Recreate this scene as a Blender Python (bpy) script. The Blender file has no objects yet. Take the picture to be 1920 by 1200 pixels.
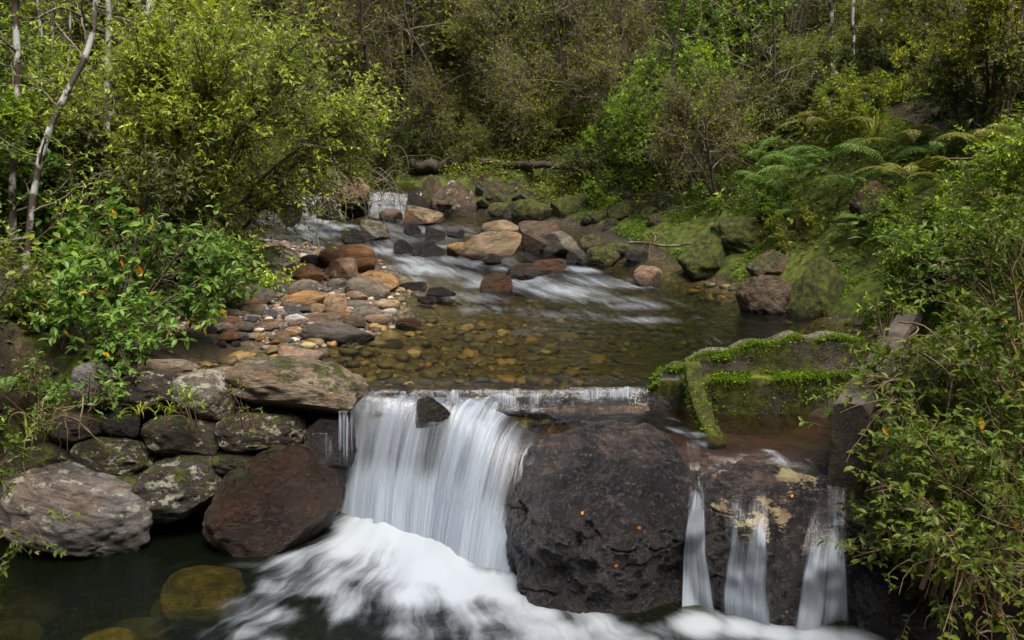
import bpy, math, random
import numpy as np
from mathutils import Vector, Matrix
from mathutils.bvhtree import BVHTree

# ------------------------------------------------------------ camera, sky, sun, exposure
scene = bpy.context.scene
COL = scene.collection
HC, PITCH, FPX = 1.8, math.radians(12.3), 1600.0      # camera height above the upper pool, pitch, focal length in photo pixels
cam_data = bpy.data.cameras.new("camera")
cam = bpy.data.objects.new("camera", cam_data)
COL.objects.link(cam)
cam.location = (0, 0, HC)
cam.rotation_euler = (math.pi / 2 - PITCH, 0, 0)
cam_data.sensor_width = 36.0
cam_data.lens = 30.0
cam_data.clip_end = 500
cam_data.dof.use_dof = True
cam_data.dof.focus_distance = 6.3
cam_data.dof.aperture_fstop = 4.5
scene.camera = cam

SUN_EL, SUN_AZ = math.radians(66), math.radians(150)   # azimuth clockwise from +Y
world = bpy.data.worlds.new("World")
scene.world = world
world.use_nodes = True
wn = world.node_tree
bg = wn.nodes["Background"]
sky = wn.nodes.new("ShaderNodeTexSky")
sky.sky_type = 'NISHITA'
sky.sun_disc = False
sky.sun_elevation = SUN_EL
sky.sun_rotation = SUN_AZ
sky.air_density = 1.0
sky.dust_density = 4.0
wn.links.new(sky.outputs[0], bg.inputs[0])
bg.inputs[1].default_value = 0.095
sun_data = bpy.data.lights.new("sun", 'SUN')
sun_data.energy = 2.1
sun_data.angle = math.radians(32)
sun_data.color = (1.0, 0.94, 0.82)
sun = bpy.data.objects.new("sun", sun_data)
COL.objects.link(sun)
sd = Vector((math.sin(SUN_AZ) * math.cos(SUN_EL), math.cos(SUN_AZ) * math.cos(SUN_EL), math.sin(SUN_EL)))
sun.rotation_euler = (-sd).to_track_quat('-Z', 'Y').to_euler()
sun.location = sd * 40
scene.view_settings.view_transform = 'Standard'
scene.view_settings.look = 'None'
scene.view_settings.exposure = 1.5
scene.view_settings.gamma = 1.0
scene.cycles.use_denoising = True
scene.cycles.max_bounces = 8
scene.cycles.transparent_max_bounces = 12
scene.cycles.caustics_reflective = False
scene.cycles.caustics_refractive = False

# ------------------------------------------------------------ helpers
def tag(o, label=None, cat=None, group=None, kind=None):
    if label: o["label"] = label
    if cat: o["category"] = cat
    if group: o["group"] = group
    if kind: o["kind"] = kind
    return o

def empty(name, loc, rz=0.0, label=None, cat=None, group=None, scale=1.0):
    o = bpy.data.objects.new(name, None)
    COL.objects.link(o)
    o.location = loc
    o.rotation_euler = (0, 0, rz)
    o.scale = (scale, scale, scale) if np.isscalar(scale) else scale
    o.empty_display_size = 0.1
    return tag(o, label, cat, group)

def mesh_np(name, V, faces, smooth=True, attrs=None, uv=None):
    """faces: (n,3) or (n,4) array or list of such arrays."""
    V = np.asarray(V, dtype=np.float32)
    fl = faces if isinstance(faces, list) else [faces]
    fl = [np.asarray(f, dtype=np.int32) for f in fl if len(f)]
    me = bpy.data.meshes.new(name)
    me.vertices.add(len(V))
    me.vertices.foreach_set("co", V.ravel())
    idx = np.concatenate([f.ravel() for f in fl])
    sizes = np.concatenate([np.full(len(f), f.shape[1], dtype=np.int32) for f in fl])
    starts = np.concatenate([[0], np.cumsum(sizes)[:-1]]).astype(np.int32)
    me.loops.add(len(idx))
    me.loops.foreach_set("vertex_index", idx)
    me.polygons.add(len(sizes))
    me.polygons.foreach_set("loop_start", starts)
    me.polygons.foreach_set("use_smooth", np.full(len(sizes), smooth, dtype=bool))
    if attrs:
        for k, a in attrs.items():
            at_ = me.attributes.new(k, 'FLOAT', 'POINT')
            at_.data.foreach_set("value", np.asarray(a, dtype=np.float32).ravel())
    if uv is not None:
        ul = me.uv_layers.new(name="flow")
        ul.data.foreach_set("uv", np.asarray(uv, dtype=np.float32)[idx].ravel())
    me.update(calc_edges=True)
    me.validate()
    return me

def obj(name, me, mat=None, parent=None, loc=None):
    o = bpy.data.objects.new(name, me)
    COL.objects.link(o)
    if mat and not me.materials:
        me.materials.append(mat)
    if parent: o.parent = parent
    if loc is not None: o.location = loc
    return o

def copy_tree(root, loc, rz, scale, label=None, group=None, cat=None):
    r = root.copy(); COL.objects.link(r)
    r.location = loc; r.rotation_euler = (0, 0, rz)
    r.scale = (scale, scale, scale) if np.isscalar(scale) else scale
    if label: r["label"] = label
    if group: r["group"] = group
    if cat: r["category"] = cat
    for ch in root.children:
        c = ch.copy(); COL.objects.link(c); c.parent = r
        for g in ch.children:
            d = g.copy(); COL.objects.link(d); d.parent = c
    return r

# numpy noise
def _hash(ix, iy, iz):
    h = (ix.astype(np.int64) * 374761393 + iy.astype(np.int64) * 668265263 + iz.astype(np.int64) * 2147483647 * 3) & 0xFFFFFFFF
    h = ((h ^ (h >> 13)) * 1274126177) & 0xFFFFFFFF
    h = ((h ^ (h >> 16)) * 2246822519) & 0xFFFFFFFF
    return ((h ^ (h >> 15)) & 0xFFFFFF) / float(0xFFFFFF)

def vnoise(P):
    P = np.asarray(P, dtype=np.float64)
    i = np.floor(P).astype(np.int64); f = P - i
    u = f * f * f * (f * (f * 6 - 15) + 10)
    x, y, z = i[..., 0], i[..., 1], i[..., 2]
    ux, uy, uz = u[..., 0], u[..., 1], u[..., 2]
    def c(a, b, d): return _hash(x + a, y + b, z + d)
    l = lambda a, b, t: a + (b - a) * t
    return l(l(l(c(0,0,0), c(1,0,0), ux), l(c(0,1,0), c(1,1,0), ux), uy),
             l(l(c(0,0,1), c(1,0,1), ux), l(c(0,1,1), c(1,1,1), ux), uy), uz) * 2 - 1

def fbm(P, oct=4, gain=0.5, lac=2.03):
    P = np.asarray(P, dtype=np.float64)
    s = 0; a = 1.0; n = 0
    for k in range(oct):
        s = s + a * vnoise(P + 17.3 * k); n += a
        a *= gain; P = P * lac
    return s / n

def sstep(a, b, x):
    t = np.clip((x - a) / (b - a), 0, 1)
    return t * t * (3 - 2 * t)

# ------------------------------------------------------------ picture measurements -> places in the world
CP, SP = math.cos(PITCH), math.sin(PITCH)
def ray(px, py):
    a, b = (px - 960) / FPX, (600 - py) / FPX
    return np.array([a, CP + b * SP, -SP + b * CP])
def at_z(px, py, z):
    r = ray(px, py); t = (z - HC) / r[2]
    return np.array([0, 0, HC]) + t * r
def at_y(px, py, y):
    r = ray(px, py); t = y / r[1]
    return np.array([0, 0, HC]) + t * r

# ------------------------------------------------------------ the lie of the land
LY  = [5.0, 6.1, 6.6, 7.0, 7.3, 8.25, 9.7, 10.9, 11.5, 11.9, 12.3, 12.9, 14.5, 15.2, 16, 18, 24]
LX  = [-2.4, -2.4, -2.6, -2.2, -1.75, -1.25, -1.35, -1.75, -2.2, -3.3, -3.9, -4.1, -4.3, -4.3, -4.4, -5, -8]
RY  = [5.0, 6.1, 7.2, 8.25, 9.0, 9.7, 10.9, 11.6, 12.7, 13.5, 14.5, 15.2, 16, 18, 24]
RX  = [2.4, 2.6, 3.7, 3.3, 3.0, 2.7, 2.1, 1.75, 1.3, .6, -.3, -1.5, -1.8, -2.2, -5]
BY  = [5.0, 6.0, 7.0, 8.0, 9.5, 11, 12, 13, 15, 18, 24]
BX  = [-3.0, -2.8, -2.9, -3.1, -3.4, -3.5, -3.9, -4.4, -4.9, -6, -9]
WY  = [5.0, 9.0, 10.0, 11.0, 12.0, 13.5, 14.85, 15.0, 16, 24]
WZ  = [0.0, 0.0, .05, .15, .30, .50, .55, .84, .86, 1.4]
def wlev(y): return np.interp(y, WY, WZ)
def wall_x(y): return 1.95 + 0.58 * (y - 4.9)

def height(x, y, rough=True):
    x = np.asarray(x, dtype=np.float64); y = np.asarray(y, dtype=np.float64)
    xl, xr, bl, w = np.interp(y, LY, LX), np.interp(y, RY, RX), np.interp(y, BY, BX), wlev(y)
    inside = np.minimum(x - xl, xr - x)
    deep = 0.20 + 0.42 * sstep(0.2, 2.6, x) * sstep(10.8, 9.3, y) + 0.1 * sstep(-1, 1, x)
    bed = w - deep * sstep(0, 1.1, inside) + 0.0
    # gravel bar, then bank on the left
    bar = np.clip((xl - x) / np.maximum(xl - bl, 0.3), 0, 1)
    left = w + 0.20 * np.sin(bar * 1.9) * 0.8 + np.where(x < bl, 0.55 * (bl - x) ** 1.0, 0)
    d = np.maximum(x - xr, 0)
    kr = np.interp(y, [5, 11.2, 13.2, 17], [.72, .72, .26, .22])
    right = w + kr * np.minimum(d, 2.2) + 0.42 * np.maximum(d - 2.2, 0) + 0.06 * sstep(0, .15, d)
    up = np.where(inside > 0, bed, np.where(x <= xl, left, right))
    back = np.maximum(y - 16.2, 0)
    up = up + 0.52 * back * sstep(0, 3, back) + 0.35 * sstep(0, .8, back)
    # below the weir
    low = np.full_like(x, -1.75)
    low = low + np.maximum(-3.35 - x, 0) * 1.1
    low = low + np.maximum(x - wall_x(y) - 0.9, 0) * 0.9 + sstep(.1, .5, x - wall_x(y)) * .45
    ledge = sstep(.25, .45, x) * sstep(wall_x(y) + .3, wall_x(y) + .1, x) * sstep(4.95, 5.15, y)
    low = np.maximum(low, -1.75 + ledge * 1.45)
    near = np.maximum(-2.5 - y, 0)  # unseen hill behind the camera, raised to block low frontal sky light
    low = low + np.minimum(near * 1.25, 13) + .2 * np.maximum(near - 11, 0)
    t = sstep(5.78, 6.0, y + 0.25 * sstep(-2.9, -3.6, x) - 0.5 * sstep(2.7, 3.3, x))
    h = low + (np.minimum(up, 40) - low) * t
    h = np.minimum(h, 26)
    if rough:
        P = np.stack([x, y, np.zeros_like(x)], -1)
        amp = 0.03 + 0.22 * sstep(0.3, 3, -inside) * (t > .5)
        h = h + amp * fbm(P * 0.8, 4) + 0.02 * fbm(P * 4.0, 3)
    return h

def surf(x, y):
    return max(float(height(x, y)), float(wlev(y)) if y > 6.0 else -0.95)
def hit_land(px, py, f=surf):
    r = ray(px, py); o = np.array([0, 0, HC]); t0 = 3.0; t = t0
    while t < 60:
        p = o + t * r
        if p[2] <= f(p[0], p[1]): break
        t0 = t; t += 0.12
    for _ in range(14):
        m = (t0 + t) / 2; p = o + m * r
        if p[2] <= f(p[0], p[1]): t = m
        else: t0 = m
    return o + t * r
# ------------------------------------------------------------ materials
class NT:
    def __init__(s, name):
        s.m = bpy.data.materials.new(name); s.m.use_nodes = True
        s.t = s.m.node_tree; s.t.nodes.clear()
        s.out = s.t.nodes.new("ShaderNodeOutputMaterial")
    def n(s, typ, **kw):
        nd = s.t.nodes.new("ShaderNode" + typ)
        for k, v in kw.items(): setattr(nd, k, v)
        return nd
    def put(s, sock, v):
        if v is None: return
        if isinstance(v, bpy.types.NodeSocket): s.t.links.new(v, sock)
        elif isinstance(v, (tuple, list)) and len(v) == 3 and sock.type == 'RGBA': sock.default_value = (*v, 1)
        else: sock.default_value = v
    def math(s, op, a, b=None, c=None, clamp=False):
        nd = s.n("Math", operation=op, use_clamp=clamp)
        s.put(nd.inputs[0], a); s.put(nd.inputs[1], b); s.put(nd.inputs[2], c)
        return nd.outputs[0]
    def vmath(s, op, a, b=None, scale=None):
        nd = s.n("VectorMath", operation=op)
        s.put(nd.inputs[0], a); s.put(nd.inputs[1], b)
        if scale is not None: s.put(nd.inputs[3], scale)
        return nd.outputs[0]
    def mapr(s, v, a, b, c=0.0, d=1.0, smooth=True):
        nd = s.n("MapRange", clamp=True)
        if smooth: nd.interpolation_type = 'SMOOTHSTEP'
        for i, q in enumerate((v, a, b, c, d)): s.put(nd.inputs[i], q)
        return nd.outputs[0]
    def noise(s, vec, scale, detail=4, rough=0.55, dist=0.0, out=0):
        nd = s.n("TexNoise"); s.put(nd.inputs["Vector"], vec)
        nd.inputs["Scale"].default_value = scale; nd.inputs["Detail"].default_value = detail
        nd.inputs["Roughness"].default_value = rough; nd.inputs["Distortion"].default_value = dist
        return nd.outputs[out]
    def voro(s, vec, scale, out="Distance", feature='F1', rand=1.0):
        nd = s.n("TexVoronoi", feature=feature); s.put(nd.inputs["Vector"], vec)
        nd.inputs["Scale"].default_value = scale; nd.inputs["Randomness"].default_value = rand
        return nd.outputs[out]
    def mix(s, f, a, b, mode='MIX'):
        nd = s.n("Mix", data_type='RGBA', blend_type=mode)
        s.put(nd.inputs[0], f); s.put(nd.inputs[6], a); s.put(nd.inputs[7], b)
        return nd.outputs[2]
    def ramp(s, f, stops, interp='LINEAR'):
        nd = s.n("ValToRGB"); s.put(nd.inputs[0], f); cr = nd.color_ramp; cr.interpolation = interp
        while len(cr.elements) < len(stops): cr.elements.new(0.5)
        for e, (p, c) in zip(cr.elements, stops):
            e.position = p; e.color = (*c, 1) if len(c) == 3 else c
        return nd.outputs[0]
    def attr(s, name, typ='GEOMETRY', out="Fac"):
        nd = s.n("Attribute", attribute_name=name, attribute_type=typ)
        return nd.outputs[out]
    def bump(s, h, strength=0.5, dist=0.02, normal=None):
        nd = s.n("Bump"); s.put(nd.inputs["Height"], h)
        nd.inputs["Strength"].default_value = strength; nd.inputs["Distance"].default_value = dist
        s.put(nd.inputs["Normal"], normal)
        return nd.outputs[0]
    def mixsh(s, f, a, b):
        nd = s.n("MixShader"); s.put(nd.inputs[0], f); s.put(nd.inputs[1], a); s.put(nd.inputs[2], b)
        return nd.outputs[0]
    def pbsdf(s, color, rough=0.6, normal=None, spec=0.5):
        nd = s.n("BsdfPrincipled")
        s.put(nd.inputs["Base Color"], color); s.put(nd.inputs["Roughness"], rough)
        s.put(nd.inputs["Normal"], normal); s.put(nd.inputs["Specular IOR Level"], spec)
        return nd.outputs[0]
    def done(s, sh):
        s.t.links.new(sh, s.out.inputs[0]); return s.m
    def obco(s, rnd=True):
        tc = s.n("TexCoord").outputs["Object"]
        if not rnd: return tc
        r = s.n("ObjectInfo").outputs["Random"]
        return s.vmath('ADD', tc, s.vmath('SCALE', (31.0, 17.0, 53.0), scale=r))
    def worldpos(s): return s.n("NewGeometry").outputs["Position"]

MOSS_A, MOSS_B = (0.018, 0.027, 0.003), (0.13, 0.15, 0.008)

def rock_mat(name, schist=False):
    """colour from obj.color; custom properties: moss, lichen, wetz (world height below which the stone is wet)"""
    k = NT(name)
    oi = k.n("ObjectInfo"); base = oi.outputs["Color"]
    co = k.obco(); wp = k.worldpos()
    if schist:
        co2 = k.vmath('MULTIPLY', co, (1.6, 1.6, 9.0))
    else:
        co2 = k.vmath('MULTIPLY', co, (1.0, 1.0, 1.7))
    n1 = k.noise(co2, 1.7, 8, 0.68, 0.6)
    n2 = k.noise(wp, 55, 5, 0.7)
    n3 = k.noise(co2, 6.0, 6, 0.7, 1.0)
    f1 = k.mapr(n1, 0.3, 0.72, 0.38, 1.55)
    c = k.mix(1.0, base, k.n("CombineColor").outputs[0], 'MULTIPLY')
    cc = c.node.inputs[7].links[0].from_node
    for i in range(3): k.put(cc.inputs[i], f1)
    hue = k.mix(k.mapr(k.noise(co, 1.1, 4, 0.6), 0.42, 0.68, 0, 0.55), c, k.mix(1.0, c, (1.25, 0.83, 0.50), 'MULTIPLY'))
    c = k.mix(k.mapr(n3, 0.50, 0.70, 0, .55), hue, k.mix(1.0, hue, (0.33, 0.32, 0.31), 'MULTIPLY'))
    c = k.mix(k.mapr(n2, 0.50, 0.68, 0, .5), c, k.mix(1.0, c, (1.5, 1.45, 1.4), 'MULTIPLY'))
    c = k.mix(k.mapr(n2, 0.48, 0.34, 0, .6), c, k.mix(1.0, c, (0.4, 0.4, 0.4), 'MULTIPLY'))
    # lichen
    la = k.attr("lichen", 'OBJECT')
    ln = k.math('ADD', k.noise(co, 2.6, 7, 0.66), k.math('MULTIPLY', k.noise(wp, 38, 3, 0.6), 0.25))
    lf = k.mapr(k.math('ADD', ln, k.math('MULTIPLY', la, 0.35)), 0.86, 0.92)
    lf = k.math('MULTIPLY', lf, k.math('GREATER_THAN', la, 0.01))
    c = k.mix(k.math('MULTIPLY', lf, 0.85), c, k.mix(k.noise(wp, 90, 3), (0.30, 0.29, 0.22), (0.46, 0.44, 0.36)))
    # moss
    nz = k.n("SeparateXYZ"); k.put(nz.inputs[0], k.n("NewGeometry").outputs["Normal"])
    ma = k.attr("moss", 'OBJECT')
    mn = k.math('ADD', k.noise(co, 2.1, 6, 0.65), k.math('MULTIPLY', k.noise(wp, 30, 4, 0.7), 0.45))
    mv = k.math('ADD', k.math('ADD', mn, k.math('MULTIPLY', nz.outputs[2], 0.16)), k.math('MULTIPLY', ma, 0.62))
    mf = k.mapr(mv, 1.02, 1.14)
    mcol = k.mix(k.mapr(k.noise(wp, 14, 5, 0.7), .35, .68), MOSS_A, MOSS_B)
    mcol = k.mix(k.mapr(k.noise(wp, 5, 4, 0.6), .52, .74, 0, .5), mcol, (0.050, 0.036, 0.012))
    c = k.mix(mf, c, mcol)
    # wetness: the stone is soaked up to wetz
    z = k.n("SeparateXYZ"); k.put(z.inputs[0], wp)
    wz = k.attr("wetz", 'OBJECT')
    wet = k.mapr(k.math('SUBTRACT', k.math('ADD', wz, k.math('MULTIPLY', k.math('SUBTRACT', n1, .5), .16)), z.outputs[2]), -0.015, 0.03)
    c = k.mix(k.math('MULTIPLY', wet, 0.72), c, k.mix(1.0, c, (0.22, 0.20, 0.19), 'MULTIPLY'))
    rough = k.mapr(wet, 0, 1, 0.78, 0.24, smooth=False)
    rough = k.math('MAXIMUM', rough, k.math('MULTIPLY', mf, 0.9))
    hgt = k.math('ADD', k.math('MULTIPLY', n3, 1.0), k.math('MULTIPLY', n2, 0.5))
    hgt = k.math('ADD', hgt, k.math('MULTIPLY', mf, k.math('MULTIPLY', k.noise(wp, 120, 3, .8), 1.3)))
    nb = k.bump(hgt, 0.9, 0.045)
    return k.done(k.pbsdf(c, rough, nb, 0.45))

def leaf_mat(name, stops, rough=0.46, trans=0.36, tcol=(0.16, 0.22, 0.02), spec=0.32):
    k = NT(name)
    t = k.attr("tint"); r = k.n("ObjectInfo").outputs["Random"]
    c = k.ramp(t, stops)
    hsv = k.n("HueSaturation"); k.put(hsv.inputs["Color"], c); hsv.inputs["Saturation"].default_value = 1.078
    k.put(hsv.inputs["Hue"], k.mapr(r, 0, 1, 0.478, 0.500, smooth=False))
    k.put(hsv.inputs["Value"], k.mapr(k.math('FRACT', k.math('MULTIPLY', r, 7.3)), 0, 1, 0.85, 1.15, smooth=False))
    c = hsv.outputs[0]
    p = k.pbsdf(c, rough, None, spec)
    tr = k.n("BsdfTranslucent"); k.put(tr.inputs[0], k.mix(1.0, c, (1.5, 1.5, 0.9), 'MULTIPLY'))
    return k.done(k.mixsh(trans, p, tr.outputs[0]))

def bark_mat(name, a, b, patch=None, scale=7.0, moss=0.0):
    k = NT(name); wp = k.worldpos()
    v = k.vmath('MULTIPLY', wp, (1, 1, 0.35))
    n = k.noise(v, scale * 4, 5, .65)
    c = k.mix(k.mapr(n, .35, .65), a, b)
    if patch is not None:
        c = k.mix(k.mapr(k.noise(k.vmath('MULTIPLY', wp, (1, 1, .8)), scale, 5, .62), .47, .55, 0, .9), c, patch)
    if moss:
        c = k.mix(k.mapr(k.noise(wp, 6, 4, .6), .62 - moss, .72 - moss), c, (0.05, 0.065, 0.01))
    return k.done(k.pbsdf(c, .8, k.bump(n, .6, .01), .3))

M = {}
M['rock'] = rock_mat("weathered_rock")
M['schist'] = rock_mat("banded_schist", True)
G = lambda *a: a
M['leaf_yellow'] = leaf_mat("yellow_green_leaf", [(0, (0.080, 0.143, 0.034)), (.45, (0.227, 0.330, 0.058)), (.85, (0.442, 0.559, 0.092)), (.955, (0.562, 0.600, 0.124)), (1, (.34, .20, .02))])
M['leaf_glossy'] = leaf_mat("glossy_green_leaf", [(0, (0.053, 0.102, 0.031)), (.5, (0.111, 0.214, 0.050)), (.9, (0.222, 0.338, 0.070)), (.945, (0.295, 0.389, 0.085)), (.965, (0.500, 0.170, 0.008)), (1, (0.620, 0.260, 0.010))], rough=.42, spec=.3)
M['leaf_bright'] = leaf_mat("bright_green_leaf", [(0, (0.046, 0.091, 0.017)), (.5, (0.125, 0.230, 0.025)), (.8, (0.253, 0.406, 0.036)), (1, (0.200, 0.310, 0.030))], trans=.35)
M['leaf_olive'] = leaf_mat("olive_leaf", [(0, (0.068, 0.098, 0.013)), (.5, (0.185, 0.226, 0.022)), (.9, (0.330, 0.369, 0.035)), (1, (0.250, 0.170, 0.020))])
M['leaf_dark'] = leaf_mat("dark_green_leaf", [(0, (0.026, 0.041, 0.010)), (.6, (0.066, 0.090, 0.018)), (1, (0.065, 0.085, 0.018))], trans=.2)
M['leaf_mid'] = leaf_mat("mid_green_leaf", [(0, (0.054, 0.081, 0.019)), (.5, (0.150, 0.194, 0.034)), (.9, (0.302, 0.337, 0.046)), (1, (0.140, 0.160, 0.022))])
M['leaf_right'] = leaf_mat("bank_shrub_leaf", [(0, (0.036, 0.067, 0.015)), (.5, (0.084, 0.145, 0.022)), (.88, (0.169, 0.232, 0.031)), (.975, (0.130, 0.180, 0.022)), (1, (0.300, 0.210, 0.030))], rough=.45, spec=.3)
M['leaf_brown'] = leaf_mat("dull_brown_leaf", [(0, (0.067, 0.047, 0.024)), (.5, (0.141, 0.109, 0.043)), (1, (0.130, 0.120, 0.030))], trans=.2)
M['fern'] = leaf_mat("fern_frond", [(0, (0.045, 0.091, 0.020)), (.6, (0.106, 0.196, 0.042)), (1, (0.105, 0.155, 0.035))], rough=.5, trans=.3)
M['fern_olive'] = leaf_mat("olive_fern_frond", [(0, (0.091, 0.109, 0.026)), (.6, (0.202, 0.210, 0.049)), (1, (0.170, 0.150, 0.045))], rough=.55, trans=.3)
M['flax'] = leaf_mat("strap_leaf", [(0, (0.091, 0.141, 0.020)), (.6, (0.220, 0.281, 0.035)), (1, (0.250, 0.240, 0.050))], rough=.4)
M['bark_pale'] = bark_mat("lichen_patched_bark", (.035, .026, .020), (.075, .058, .048), (.44, .44, .43), 5.0)
M['bark_dark'] = bark_mat("dark_bark", (.020, .014, .010), (.050, .036, .026), None, 6, .06)
M['bark_brown'] = bark_mat("brown_bark", (.042, .033, .023), (.095, .074, .052), (.14, .12, .10), 9)
M['twig'] = bark_mat("grey_brown_twig", (.095, .080, .054), (.21, .172, .122), None, 8)
M['twig_tan'] = bark_mat("tan_twig", (.10, .065, .034), (.20, .14, .08), None, 8)
M['log'] = bark_mat("rotting_log", (.020, .013, .009), (.055, .038, .028), (.06, .052, .04), 5, .06)

def ground_mat():
    k = NT("stream_ground"); wp = k.worldpos()
    bed, grav, mossa, soil = k.attr("bed"), k.attr("gravel"), k.attr("mossy"), None
    # soil with leaf litter
    n = k.noise(wp, 9, 6, .7); nf = k.noise(wp, 45, 5, .75)
    c = k.mix(k.mapr(n, .35, .65), (.010, .007, .004), (.036, .024, .014))
    c = k.mix(k.mapr(nf, .55, .68), c, (.12, .075, .035))
    c = k.mix(k.mapr(k.noise(wp, 3.0, 5, .65), .52, .62, 0, .75), c, k.mix(n, MOSS_A, (.06, .065, .012)))
    # gravel
    def cobble(scale, lo, stops):
        vec = k.vmath('ADD', wp, k.vmath('SCALE', k.noise(wp, 3, 2, out=1), scale=.12))
        vec = k.vmath('MULTIPLY', vec, (1, 1.15, .4))
        cc = k.voro(vec, scale, "Color"); d = k.voro(vec, scale, "Distance", 'DISTANCE_TO_EDGE')
        sp = k.n("SeparateColor"); k.put(sp.inputs[0], cc)
        col = k.ramp(sp.outputs[0], stops)
        col = k.mix(1.0, col, k.mix(k.noise(wp, 60, 4), (.6, .6, .6), (1.3, 1.3, 1.3)), 'MULTIPLY')
        return k.mix(k.mapr(d, 0, .10), lo, col), d
    gst = [(0, (.05, .045, .045)), (.2, (.13, .10, .08)), (.4, (.22, .17, .12)), (.55, (.20, .10, .045)), (.75, (.15, .13, .115)), (.9, (.30, .25, .19)), (1, (.09, .085, .09))]
    g1, gd1 = cobble(26, (.02, .014, .009), gst)
    c = k.mix(grav, c, g1)
    bst = [(0, (.030, .025, .012)), (.2, (.070, .050, .022)), (.4, (.105, .068, .022)), (.55, (.045, .044, .024)), (.7, (.135, .092, .034)), (.85, (.06, .058, .032)), (1, (.22, .18, .08))]
    b1, bd1 = cobble(11, (.03, .022, .010), bst)
    b2, bd2 = cobble(22, (.03, .022, .010), bst)
    b = k.mix(k.mapr(k.noise(wp, 1.6, 3), .45, .55), b1, b2)
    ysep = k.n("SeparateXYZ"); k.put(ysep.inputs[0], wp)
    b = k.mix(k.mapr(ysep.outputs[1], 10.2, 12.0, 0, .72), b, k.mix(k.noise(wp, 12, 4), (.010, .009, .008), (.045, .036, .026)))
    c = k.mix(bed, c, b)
    mv = k.math('ADD', k.noise(wp, 2.4, 5, .6), k.math('MULTIPLY', mossa, .5))
    mf = k.mapr(mv, .72, .86)
    mc = k.mix(k.mapr(k.noise(wp, 11, 5, .7), .35, .65), (.020, .032, .003), (.095, .122, .008))
    c = k.mix(mf, c, mc)
    h = k.math('ADD', k.math('MULTIPLY', nf, .6), k.math('ADD', k.math('MULTIPLY', k.math('MINIMUM', gd1, .2), k.math('MULTIPLY', grav, 4)), k.math('MULTIPLY', k.math('MINIMUM', bd1, .2), k.math('MULTIPLY', bed, 5))))
    h = k.math('ADD', h, k.math('MULTIPLY', mf, k.noise(wp, 70, 4, .8)))
    return k.done(k.pbsdf(c, .75, k.bump(h, .8, .02), .3))
M['ground'] = ground_mat()

def foam_shader(k, tone=(.45, .50, .56)):
    d = k.n("BsdfDiffuse"); k.put(d.inputs[0], tone)
    t = k.n("BsdfTranslucent"); k.put(t.inputs[0], tone)
    return k.mixsh(.3, d.outputs[0], t.outputs[0])

def water_mat(name, su, sv, deep, tint, streak=1.0, rough=.10, a0=.80, a1=1.40):
    """clear stream water: sees its bed, tinted by depth; foam where the flow breaks, drawn out along the flow"""
    k = NT(name)
    uv = k.n("UVMap", uv_map="flow").outputs[0]
    wp = k.worldpos()
    depth, foam = k.attr("depth"), k.attr("foam")
    warp = k.vmath('SCALE', k.vmath('SUBTRACT', k.noise(wp, 2.2, 3, out=1), (.5, .5, .5)), scale=.22 * streak)
    uvw = k.vmath('ADD', uv, warp)
    s1 = k.noise(k.vmath('MULTIPLY', uvw, (su, sv, 1)), 1.0, 7, .62, .3)
    s2 = k.noise(k.vmath('MULTIPLY', uvw, (su * 3.2, sv * 1.6, 1)), 1.0, 5, .6, .2)
    s3 = k.noise(k.vmath('MULTIPLY', uv, (su * .45, sv * .8, 1)), 1.0, 3, .5, .8)
    sn = k.math('ADD', k.math('MULTIPLY', s1, .65), k.math('ADD', k.math('MULTIPLY', s2, .25), k.math('MULTIPLY', s3, .3)))
    ff = k.mapr(k.math('ADD', sn, k.math('MULTIPLY', foam, .80)), a0, a1)
    ff = k.math('MULTIPLY', ff, k.mapr(foam, .0, .08))
    h = k.math('ADD', s1, k.math('MULTIPLY', k.noise(k.vmath('MULTIPLY', wp, (1, 1.6, 1)), 5, 4, .5), .8))
    nb = k.bump(h, .6, .05)
    trans = k.n("BsdfTransparent")
    k.put(trans.inputs[0], k.ramp(k.math('MULTIPLY', depth, 1.0), tint))
    dif = k.n("BsdfDiffuse"); k.put(dif.inputs[0], deep); 
    body = k.mixsh(k.mapr(depth, .2, 1.3, 0, .35), trans.outputs[0], dif.outputs[0])
    gl = k.n("BsdfGlossy"); gl.inputs["Roughness"].default_value = rough; k.put(gl.inputs["Normal"], nb)
    k.put(gl.inputs["Color"], (.95, .95, 1.0))
    fr = k.n("Fresnel"); fr.inputs["IOR"].default_value = 1.33; k.put(fr.inputs["Normal"], nb)
    surf_ = k.mixsh(fr.outputs[0], body, gl.outputs[0])
    fo = foam_shader(k)
    return k.done(k.mixsh(k.math('MULTIPLY', ff, .94), surf_, fo))
M['water_up'] = water_mat("clear_stream_water", 7.0, 1.5, (.012, .022, .012),
    [(0, (1, 1, 1)), (.08, (.90, .89, .72)), (.28, (.58, .56, .34)), (.55, (.36, .38, .19)), (1, (.10, .15, .08))], a0=.74, a1=1.62)
M['water_low'] = water_mat("plunge_pool_water", 4.8, .85, (.010, .017, .009),
    [(0, (1, 1, 1)), (.15, (.85, .76, .50)), (.5, (.62, .58, .32)), (1, (.30, .36, .17))], streak=1.6, rough=.14)
M['water_ledge'] = water_mat("thin_sliding_water", 9.0, 1.6, (.03, .02, .01),
    [(0, (1, 1, 1)), (.08, (.85, .68, .50)), (.3, (.55, .36, .20)), (1, (.2, .12, .06))], rough=.2)

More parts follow.
